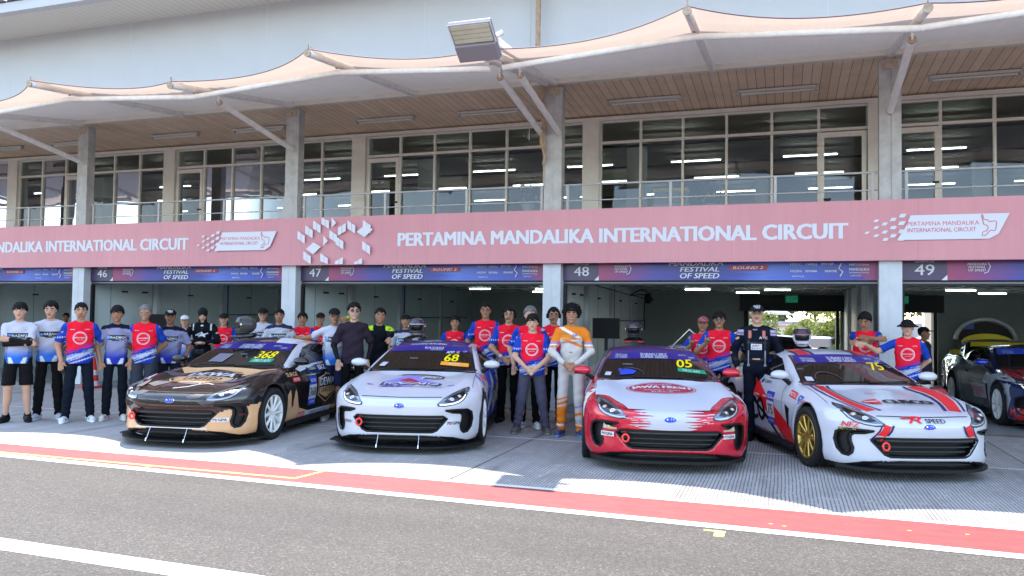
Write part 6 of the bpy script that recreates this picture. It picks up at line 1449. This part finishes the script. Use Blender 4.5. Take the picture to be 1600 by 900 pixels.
put('man sitting in the shadow of the far left garage behind the crew',103,489,'red',Y=14.8,hair='short',skin='d',turn=-.3)
# things they hold
def held(name,label,cat,p,dims,m,rz=0):
    mb=MB().mat(m); mb.cbox((0,0,0),dims); mb.mat(M_lensd); mb.cbox((0,-dims[1]*.5-.001,dims[2]*.1),(dims[0]*.8,.002,dims[2]*.6)); o=mb.build(name); o.location=p; o.rotation_euler=(0,0,rz); return tag(o,label,cat)
x,y=on_ground(121,659)
held('radio','small black radio held low by the man with the goatee','radio',at_depth(99,577,y-.12),(.05,.03,.12),M_trim,.6)
held('phone','dark phone held by the driver in the balaclava','phone',at_depth(311,549,10.22),(.14,.012,.07),M_trim,.7)
# ================================================================ helmets on the roofs
def at_z(px,py,z): r=ray_(px,py); k=(z-CAMH)/r[2]; return r[0]*k,r[1]*k,z
M_helm=vmat('helmet_paint',.3,coat=.3)
def helmet(label,loc,rz,base,trim,visor_up=True,logo=None,hans=True):
    t=thing('racing_helmet',label,'helmet',loc,rz,'helmets set on the car roofs')
    z0=.045 if hans else .0
    def f(P):
        q=P-np.array([0,0,z0]); a=smin(ellip(q,(0,.01,.155),(.125,.150,.130)),ellip(q,(0,-.045,.075),(.092,.105,.075)),.03); a=smax(a,.012-q[:,2],.012)
        port=smax(smax(np.abs(q[:,2]-.135-.1*(q[:,1]+.1))-.042,q[:,1]+.035,.01),-(ellip(q,(0,.02,.15),(.10,.125,.11))),.005); return smax(a,-port,.006)
    V,Q=net(f,(-.15,-.18,-.01),(.15,.19,.35),.008); q=V-[0,0,z0]; c=np.empty((len(V),3)); c[:]=base
    ins=(ellip(q,(0,.02,.15),(.103,.128,.113))<.004)&(q[:,1]<0); c[(q[:,2]>.185)&(q[:,2]<.205)&(q[:,1]<-.02)]=trim; c[ins]=(.006,.006,.007); c[(q[:,2]<.05)&(q[:,2]>.04)]=trim
    st=(np.abs(np.abs(q[:,0])-.06)<.006)&(q[:,2]>.22); c[st]=trim
    h=np_mesh('shell',V,Q,[M_helm],col=c,parent=t)
    # raised visor
    vs=[];fs=[];n=16
    for k in range(n+1):
        a=pi*(1.08+.84*k/n); 
        for zz,rr in((.200,.985),(.235,.90),(.262,.76)): vs.append((.131*cos(a)*rr,.01+.157*sin(a)*rr,z0+zz))
    for k in range(n):
        for j in(0,1): fs.append((k*3+j,k*3+j+1,k*3+j+4,k*3+j+3))
    b=MB().mat(mat('visor_smoke',(.035,.03,.04),.2,coat=.5)); b.add(vs,fs,True)
    for s in(-1,1): b.mat(M_chrome); b.tube([(s*.118,-.005,z0+.16),(s*.131,-.005,z0+.16)],.014,10)
    b.build('visor',t)
    if logo is not None:
        bv=BVHTree.FromPolygons([tuple(v) for v in V],[tuple(x) for x in Q.tolist()]); g=Flat(); g.poly(rect(-.02,z0+.245,.03,z0+.262),V_navy); g.text('A',.02,z0+.255,.02,.025,V_red,.04); g.text('HELMET'[0:0] or 'RACE',0,z0+.195,.09,.016,V_red if base[0]>.3 else P_w,.03); g.wrap('helmet_print',h,bv,(0,-.5,0),(1,0,0),(0,0,1),(0,1,0),grid=.03)
    if hans:
        b=MB().mat(M_gblack); b.tube([(-.13,-.17,.02),(-.12,.0,.03),(-.07,.12,.05),(0,.15,.06),(.07,.12,.05),(.12,0,.03),(.13,-.17,.02)],[.022,.028,.03,.03,.03,.028,.022],8); b.mat(V_red if logo=='red' else M_trim)
        b.tube([(-.15,-.16,.015),(-.04,-.19,.018)],.012,6); b.tube([(.15,-.16,.015),(.05,-.19,.018)],.012,6); b.build('neck_restraint',t)
    return t
helmet('dark smoke grey helmet with raised visor seen from the side on the black car',at_z(383,529,1.205),-1.35,(.05,.045,.045),(.14,.12,.06))
helmet('dark brown helmet with open visor on the roof of white car 68',at_z(651,531,1.205),.25,(.055,.04,.038),(.5,.5,.5),logo='w')
helmet('glossy black helmet on a red tipped neck restraint on the crimson car',at_z(990,535,1.2),.15,(.03,.022,.025),(.10,.09,.09),logo='red')
helmet('silver helmet with a row of stickers on the roof of white car 75',at_z(1253,543,1.2),.05,(.50,.48,.52),(.22,.05,.06),logo='w',hans=False)
# ================================================================ cars inside the garages and behind the building
c,b,ws,bv=race_car('dark blue coupe with crimson bonnet and silver wing parked inside garage 49',(3.96,15.4,.065),mat('paint_midnight',(.015,.02,.09),.2,metal=.3,coat=1),M_rimw,mirrorm=mat('mirror_blue',(.01,.03,.35),.2,coat=1),drl=True,group='racing cars parked inside the garages')
banner(ws,bv,V_blue,'SUPER SERIES','INDONESIA')
f=Flat(); Y=lambda yf:yf-2.13
f.poly([(-.60,Y(.45)),(-.74,Y(.75)),(-.72,Y(1.32)),(.72,Y(1.32)),(.74,Y(.75)),(.60,Y(.45)),(.3,Y(.25)),(-.3,Y(.25))],vin('deep_red',(.35,.01,.015),.25,1),0); f.poly([(-.3,Y(.9)),(-.1,Y(.8)),(.4,Y(1.25)),(.1,Y(1.28))],vin('olive',(.3,.25,.02)),1); f.wrap('bonnet_livery',b,bv,*TOP,grid=.05,gate=lambda l,n:l.z<.88)
f=Flat(); f.poly([(-.87,.13),(.87,.13),(.87,.33),(.6,.30),(.4,.22),(-.4,.22),(-.6,.30),(-.87,.33)],vin('deep_red',(.35,.01,.015)),0); f.wrap('bumper_livery',b,bv,*FR,grid=.04,gate=GF)
f=Flat(); s=-1; S=lambda yf,z:(yf-2.13,z); f.poly([S(.4,.45),S(.45,.70),S(1.0,.80),S(1.42,.74),S(1.36,.35),S(1.2,.14),S(.5,.14)],vin('silver_flank',(.32,.34,.38)),0)
f.poly([S(1.45,.35),S(1.5,.58),S(2.3,.55),S(2.2,.32)],V_silver,0); side_text(f,s,'BOXER',1.9,.47,.6,.1,V_red,.05,lift=3); side_text(f,s,'ENGINE',1.95,.38,.3,.05,V_red,.03,lift=3); f.poly([S(1.62,.60),S(1.42,.60),S(1.42,.75),S(1.62,.78)],V_white,2); side_text(f,s,'18',1.52,.68,.1,.1,V_black,.03,lift=3)
f.wrap('flank_livery',b,bv,*side_plane(-1),grid=.05)
c,b,ws,bv=race_car('bronze flanked racing coupe with yellow sun strip and raised tailgate deep inside garage 49',(4.45,19.72,-.04),mat('paint_bronze',(.10,.085,.07),.2,metal=.5,coat=1),M_rimd,mirrorm=mat('mirror_yellow',(.55,.42,.0),.3,coat=.5),hook=False,group='racing cars parked inside the garages')
banner(ws,bv,V_yellow,'ENDLESS','RACING',False)
hb=MB().mat(V_silver); P=[(.62*cos(a)*1.0,1.35,1.15+.50*sin(a)) for a in np.linspace(0.05,pi-.05,17)]; hb.tube(P,[.05]*17,8); hb.mat(V_yellow); hb.prism([(.52*cos(a),1.12+.20*sin(a)) for a in np.linspace(0,pi,15)],1.15,1.19); hb.mat(M_dark); hb.prism([(.57*cos(a),1.16+.43*sin(a)) for a in np.linspace(0,pi,15)],1.36,1.375); hb.mat(V_blue); hb.prism(rect(-.44,1.42,-.24,1.55),1.33,1.335); hb.build('tailgate',c)
race_car('dark maroon racing coupe standing at the back of garage 48',(-.12,19.3,.12),mat('paint_maroon',(.12,.008,.012),.2,coat=1),M_rimd,mirrorm=M_gblack,hook=False,group='racing cars parked inside the garages')
def sedan(label,loc,rz,col):
    """ordinary parked car: body, glasshouse, wheels, lamps"""
    t=thing('parked_car',label,'car',loc,rz,'cars parked behind the building'); L=2.2
    def f(P):
        y=P[:,1];z=P[:,2];x=np.abs(P[:,0]); low=smax(smax(x-.87+.08*(y/2.2)**4,np.abs(y)-L,.08),np.maximum(z-(.92-.05*(y/2.2)**2),.22-z),.06)
        cab=smax(smax(x-(.78-.32*(z-.9)),z-1.45,.08),np.abs(y-.25)-(1.55-1.35*(z-.85)),.06); g=smin(low,cab,.03)
        for yy in(-1.35,1.35): g=smax(g,-np.maximum(np.hypot(y-yy,z-.32)-.37,.6-x),.01)
        return g
    V,Q=net(f,(-.95,-2.3,.15),(.95,2.3,1.52),.04,slack=2); ctr=V[Q].mean(1); gl=(ctr[:,2]>.96)&(ctr[:,2]<1.36); np_mesh('body',V,Q,[mat('paint_'+label.split()[0],col,.25,coat=1),M_glass],mi=gl.astype(int),parent=t)
    for s in(-1,1):
        for yy in(-1.35,1.35):
            b=MB().mat(M_tyre); b.lathe([(.2,-.1),(.31,-.1),(.32,-.08),(.32,.08),(.31,.1),(.2,.1)],'x',(s*.78,yy,.32),24); b.mat(M_chrome); b.lathe([(0,s*.09),(.2,s*.09)],'x',(s*.78,yy,.32),16); b.build('wheel',t)
        b=MB().mat(mat('tail_lamp',(.5,.01,.01),.2)); b.box(s*.72-.1,s*.72+.1,-2.215,-2.1,.68,.82); b.build('tail_light',t)
    return t
PZ=-.6
x,y,z=at_depth(1283,540,38); sedan('silver car parked outside seen through the open back of garage 48',(x,y,PZ),2.9,(.45,.47,.52))
x,y,z=at_depth(1474,545,40); sedan('white saloon parked outside seen through the open back of garage 49',(x,y,PZ),.5,(.75,.76,.78))
# ================================================================ behind the building: wall, white shelter, trees
b=MB().mat(mat('grey_block_wall',(.32,.31,.32),.8,noise=.15,nscale=2)); b.box(-14,16,52,52.3,PZ,1.45); b.mat(mat('wall_post',(.40,.39,.38),.8))
for xx in range(-14,17,3): b.box(xx,xx+.25,51.9,52,PZ,1.55)
tag(b.build('boundary_wall'),'grey block wall with posts far behind the building','wall')
w=thing('site_shed','low white shed with brown roof edge near the back wall','shed',(0,46,PZ)); b=MB().mat(mat('shed_white',(.62,.60,.56),.7)); b.box(-1.2,.5,0,2,0,1.75); b.build('wall',w); b=MB().mat(mat('shed_roof',(.42,.26,.18),.7)); b.box(-1.3,2.6,-.1,2.1,1.75,1.85); b.box(2.3,2.5,0,.2,0,1.75); b.build('roof',w)
u=thing('white_parasol','white domed parasol in front of the trees behind the building','parasol',(-.35,49,PZ)); b=MB().mat(P_w); b.lathe([(0,2.75),(.5,2.68),(.95,2.45),(.93,2.43),(0,2.6)],'z',n=20); b.build('canopy',u); b=MB().mat(M_steel); b.tube([(0,0,0),(0,0,2.6)],.03,6); b.build('pole',u)
p_=MB().mat(M_cream); p_.box(0,.45,0,.45,0,4.2); o=p_.build('gate_pillar'); x,y,z=at_depth(1452,500,30); o.location=(x-.15,y,PZ); tag(o,'cream gate pillar just outside the back of garage 49','pillar')
def leafmat(name,c):
    m,nt,p,L=shader_mat(name); g=N(nt,'ShaderNodeNewGeometry'); r=ramp(nt,g.outputs['Random Per Island'],[(0,tuple(q*.55 for q in c)),(.6,c),(1,tuple(min(1,q*1.6) for q in c))]); L.new(r.outputs[0],p.inputs['Base Color']); p.inputs['Roughness'].default_value=.6
    tr=N(nt,'ShaderNodeBsdfTranslucent'); L.new(r.outputs[0],tr.inputs[0]); x=N(nt,'ShaderNodeMixShader'); x.inputs[0].default_value=.35; L.new(p.outputs[0],x.inputs[1]); L.new(tr.outputs[0],x.inputs[2]); L.new(x.outputs[0],nt.nodes['Material Output'].inputs[0]); return m
LM=[leafmat('leaf_dark',(.05,.08,.025)),leafmat('leaf_yellow',(.17,.20,.03)),leafmat('leaf_mid',(.08,.12,.03))]; M_bark=mat('bark',(.12,.085,.06),.9,noise=.3,nscale=8)
def tree(label,x,y,h,r,mi,seed,z0=PZ,n=2600,ls=.16):
    rr=np.random.RandomState(seed); t=thing('broadleaf_tree',label,'tree',(x,y,z0),0,'trees behind the building')
    b=MB().mat(M_bark); b.tube([(0,0,0),(.05,.02,h*.3),(.0,.05,h*.6)],[.10,.08,.05],8); C=[]
    for k in range(11):
        a=rr.uniform(0,6.28); q=rr.uniform(.25,1)*r*.72; c=np.array([q*cos(a),q*sin(a),h*rr.uniform(.38,.88)]); C.append(c); b.tube([(0,0,h*rr.uniform(.25,.5)),tuple(c*[.5,.5,.92]),tuple(c)],[.05,.03,.012],5)
    b.build('trunk',t); vs=[];fs=[]
    for i in range(n):
        c=C[rr.randint(len(C))]; d=rr.normal(size=3); d/=np.linalg.norm(d); p=c+d*[r*.42,r*.42,r*.34]*rr.uniform(.3,1)**.5; u=rr.normal(size=3); u/=np.linalg.norm(u); v=np.cross(u,rr.normal(size=3)); v/=np.linalg.norm(v); s=ls*rr.uniform(.5,1.2); k=len(vs); vs+=[p-u*s*.5,p+v*s*.28,p+u*s*.5,p-v*s*.28]; fs.append((k,k+1,k+2,k+3))
    m=MB().mat(LM[mi]); m.add(vs,fs,False); m.build('crown',t)
tree('yellow green tree left of the parasol behind garage 48',-1.2,44,3.0,1.2,1,1); tree('yellow green bush behind the silver helmet',.75,42,2.35,1.1,1,2); tree('yellow green tree at the right edge of the garage 48 opening',2.35,38,3.1,1.2,1,3); tree('low mid green shrub at the foot of the right opening edge',2.2,34,1.15,.7,2,4,n=1200)
for k,(x,y,h,r) in enumerate(((-7,66,8,4),(-2.2,64,6.5,3.6),(2.4,67,8,4.2),(6.8,64,6.5,3.8),(11.5,62,7.5,4),(16,66,8,4),(-12,64,8,4.2))): tree('tall dark green tree beyond the block wall, number %d from the left of its row'%([2,3,4,5,6,7,1][k]) if False else ['broad dark tree beyond the wall left of garage 48 opening','dark tree beyond the wall at the left of garage 48 opening','tall dark tree beyond the wall at the right of garage 48 opening','dark tree beyond the wall between the two back openings','tall dark tree beyond the wall seen through garage 49','dark tree beyond the wall right of garage 49 opening','outermost dark tree beyond the wall on the left'][k],x,y,h,r,0,10+k,n=5000,ls=.42)
sheet('paddock_ground',[(-60,22.3),(60,22.3),(60,90),(-60,90)],PZ,mat('paddock_concrete',(.42,.40,.37),.85,noise=.12,nscale=.8))
b=MB().mat(mat('slab_edge',(.4,.4,.4),.8)); b.box(-60,60,22.0,22.3,PZ-.1,-.001); tag(b.build('paddock_step'),kind='structure')
# ================================================================ props
def exit_sign(x,label):
    t=thing('exit_sign',label,'sign',(x,21.6,2.02),0,'exit signs at the back of the garages'); b=MB().mat(mat('exit_green',(.0,.16,.09),.4,emit=(.0,.25,.13),es=.06)); b.box(-.15,.15,-.02,.02,0,.18); b.build('panel',t); f=Flat(); f.text('EXIT',0,.09,.2,.08,P_w,.02); f.plane('lettering',t,(0,-.02,0),(1,0,0),(0,0,1),(0,-1,0))
exit_sign(at_depth(1237,468,21.6)[0],'green EXIT sign hanging over the back opening of garage 48'); exit_sign(at_depth(1409,470,21.6)[0],'green EXIT sign at the left of the back opening of garage 49')
c=thing('traffic_cone','red and white striped traffic cone at the column foot behind the man with the goatee','cone',(-13.25,12.35,0)); R_=mat('cone_red',(.65,.03,.02),.5)
b=MB().mat(R_); b.box(-.17,.17,-.17,.17,.004,.04); b.build('base',c); b=MB()
for z0,z1,m in((.04,.14,P_w),(.14,.26,R_),(.26,.36,P_w),(.36,.62,R_)): b.mat(m); b.lathe([(.135-.16*z0,z0),(.135-.16*z1,z1)],'z',n=20)
b.build('cone_body',c)
def monitor(label,x,y,z,rz,w=.62,h=.42):
    t=thing('monitor',label,'monitor',(x,y,0),rz); b=MB().mat(mat('screen_black',(.005,.005,.006),.6,spec=.2)); b.box(-w/2,w/2,-.025,.025,z-h/2,z+h/2); b.build('screen',t,bevel=.006); b=MB().mat(M_trim); b.box(-.03,.03,.03,.06,0,z+.1); b.box(-.3,.3,-.2,.25,.004,.03); b.box(-w*.2,w*.2,.026,.05,z-.12,z+.12); b.build('stand',t)
x,y,z=at_depth(947,513,14.4); monitor('black monitor seen from behind beside the partition of garage 48',x,y,z,.15,.5,.38)
x,y,z=at_depth(247,505,13.9); monitor('black monitor behind the man in the black cap in garage 46',x,y,z,.5,.62,.40)
t=thing('tool_bin','red plastic bin with a lid beside the man in the bucket hat','bin',(*at_depth(1464,590,14.2)[:2],.004)); t.scale=(.72,.72,.72); b=MB().mat(mat('bin_red',(.5,.015,.03),.4)); b.prism([(-.14,0),(.14,0),(.18,.55),(-.18,.55)],-.16,.16); b.build('tub',t); b=MB().mat(mat('bin_red',(.5,.015,.03),.4)); b.prism([(-.21,.55),(.21,.55),(.21,.60),(.10,.72),(-.10,.72),(-.21,.60)],-.19,.19); b.build('lid',t); b=MB().mat(P_w); b.box(-.12,.12,-.172,-.162,.12,.42); b.mat(M_dark); b.box(-.10,.10,-.176,-.172,.14,.40); b.build('label_plate',t)
t=thing('tubular_stand','bent bare metal tube frame holding a pale board in garage 48','frame',(*at_depth(1085,540,15.6)[:2],.004)); b=MB().mat(M_chrome); b.tube([(-.55,0,.9),(-.1,0,1.36),(.35,0,1.0),(.35,0,.0)],.02,8); b.tube([(-.55,0,.9),(-.55,0,0)],.02,8); b.tube([(.35,.4,.9),(.75,.4,1.32),(1.1,.4,1.25),(1.1,.4,0)],.02,8); b.build('tube',t); b=MB().mat(mat('pale_board',(.38,.35,.35),.6)); b.box(-.5,.7,.05,.08,.3,1.05); b.build('board',t)
t=thing('clothes_hanger','black hanger with a dark bag on the wall rail of garage 48','hanger',at_depth(1002,452,15.6)); b=MB().mat(M_trim); b.tube([(-.22,0,-.12),(0,0,0),(.2,0,-.10),(-.22,0,-.12)],.012,5); b.tube([(0,0,0),(0,0,.08)],.006,5); b.build('hanger_frame',t); b=MB().mat(M_capb); b.tube([(.14,0,-.09),(.15,0,-.20),(.13,0,-.28)],[.03,.09,.04],8); b.tube([(.08,0,-.1),(.06,0,-.5),(.08,0,-.8)],.012,5); b.build('bag',t)
t=thing('wall_rail','dark cable rail along the left wall of garage 48','rail',(-3.5,14.0,2.18)); b=MB().mat(M_trim); b.tube([(0,0,.05),(.15,1.6,-.02),(.2,3.4,-.08),(.25,5.6,-.12)],.012,6); b.build('cable',t)
def flowers(label,px,py,Y_,s=1):
    x,y,z=at_depth(px,py,Y_); t=thing('flower_vase',label,'flowers',(x,y,3.31)); b=MB().mat(P_w); H=z-3.31-.25; b.lathe([(.0,0),(.16,0),(.20,max(H*.3,.1)),(.10,H*.55),(.16,H*.75)],'z',n=16); b.build('vase',t); rr=random.Random(int(px)); b=MB()
    for k in range(26): b.mat(mat('bloom_%d'%(k%3),[(.35,.05,.08),(.45,.38,.10),(.10,.16,.05)][k%3],.6)); p=(rr.uniform(-.32,.32)*s,rr.uniform(-.1,.1),H*.75+rr.uniform(.05,.42)); q=rr.uniform(.03,.07); b.lathe([(0,-q),(q,0),(0,q)],'z',p,8); b.mat(mat('stem_green',(.05,.09,.03),.7)); b.tube([(0,0,H*.7),p],.006,4)
    b.build('bouquet',t)
flowers('flower arrangement in a white vase behind the balcony glass above garage 48',1110,285,16.2); flowers('smaller flower arrangement behind the balcony glass above garage 47',826,285,16.2,.7)
t=thing('waste_bins','pair of bins with yellow lids on a blue white crate behind the balcony glass','bin',(*at_depth(1049,310,16.3)[:2],3.31)); b=MB().mat(mat('bin_blue_white',(.45,.50,.60),.5)); b.box(-.36,.36,-.15,.15,0,.62); b.build('crate',t); b=MB().mat(mat('bin_body_grey',(.35,.33,.28),.5)); b.box(-.34,-.02,-.14,.14,.63,.86); b.box(.02,.34,-.14,.14,.63,.86); b.mat(V_yellow); b.box(-.35,-.01,-.15,.15,.86,.93); b.box(.01,.35,-.15,.15,.86,.93); b.build('bin_pair',t)
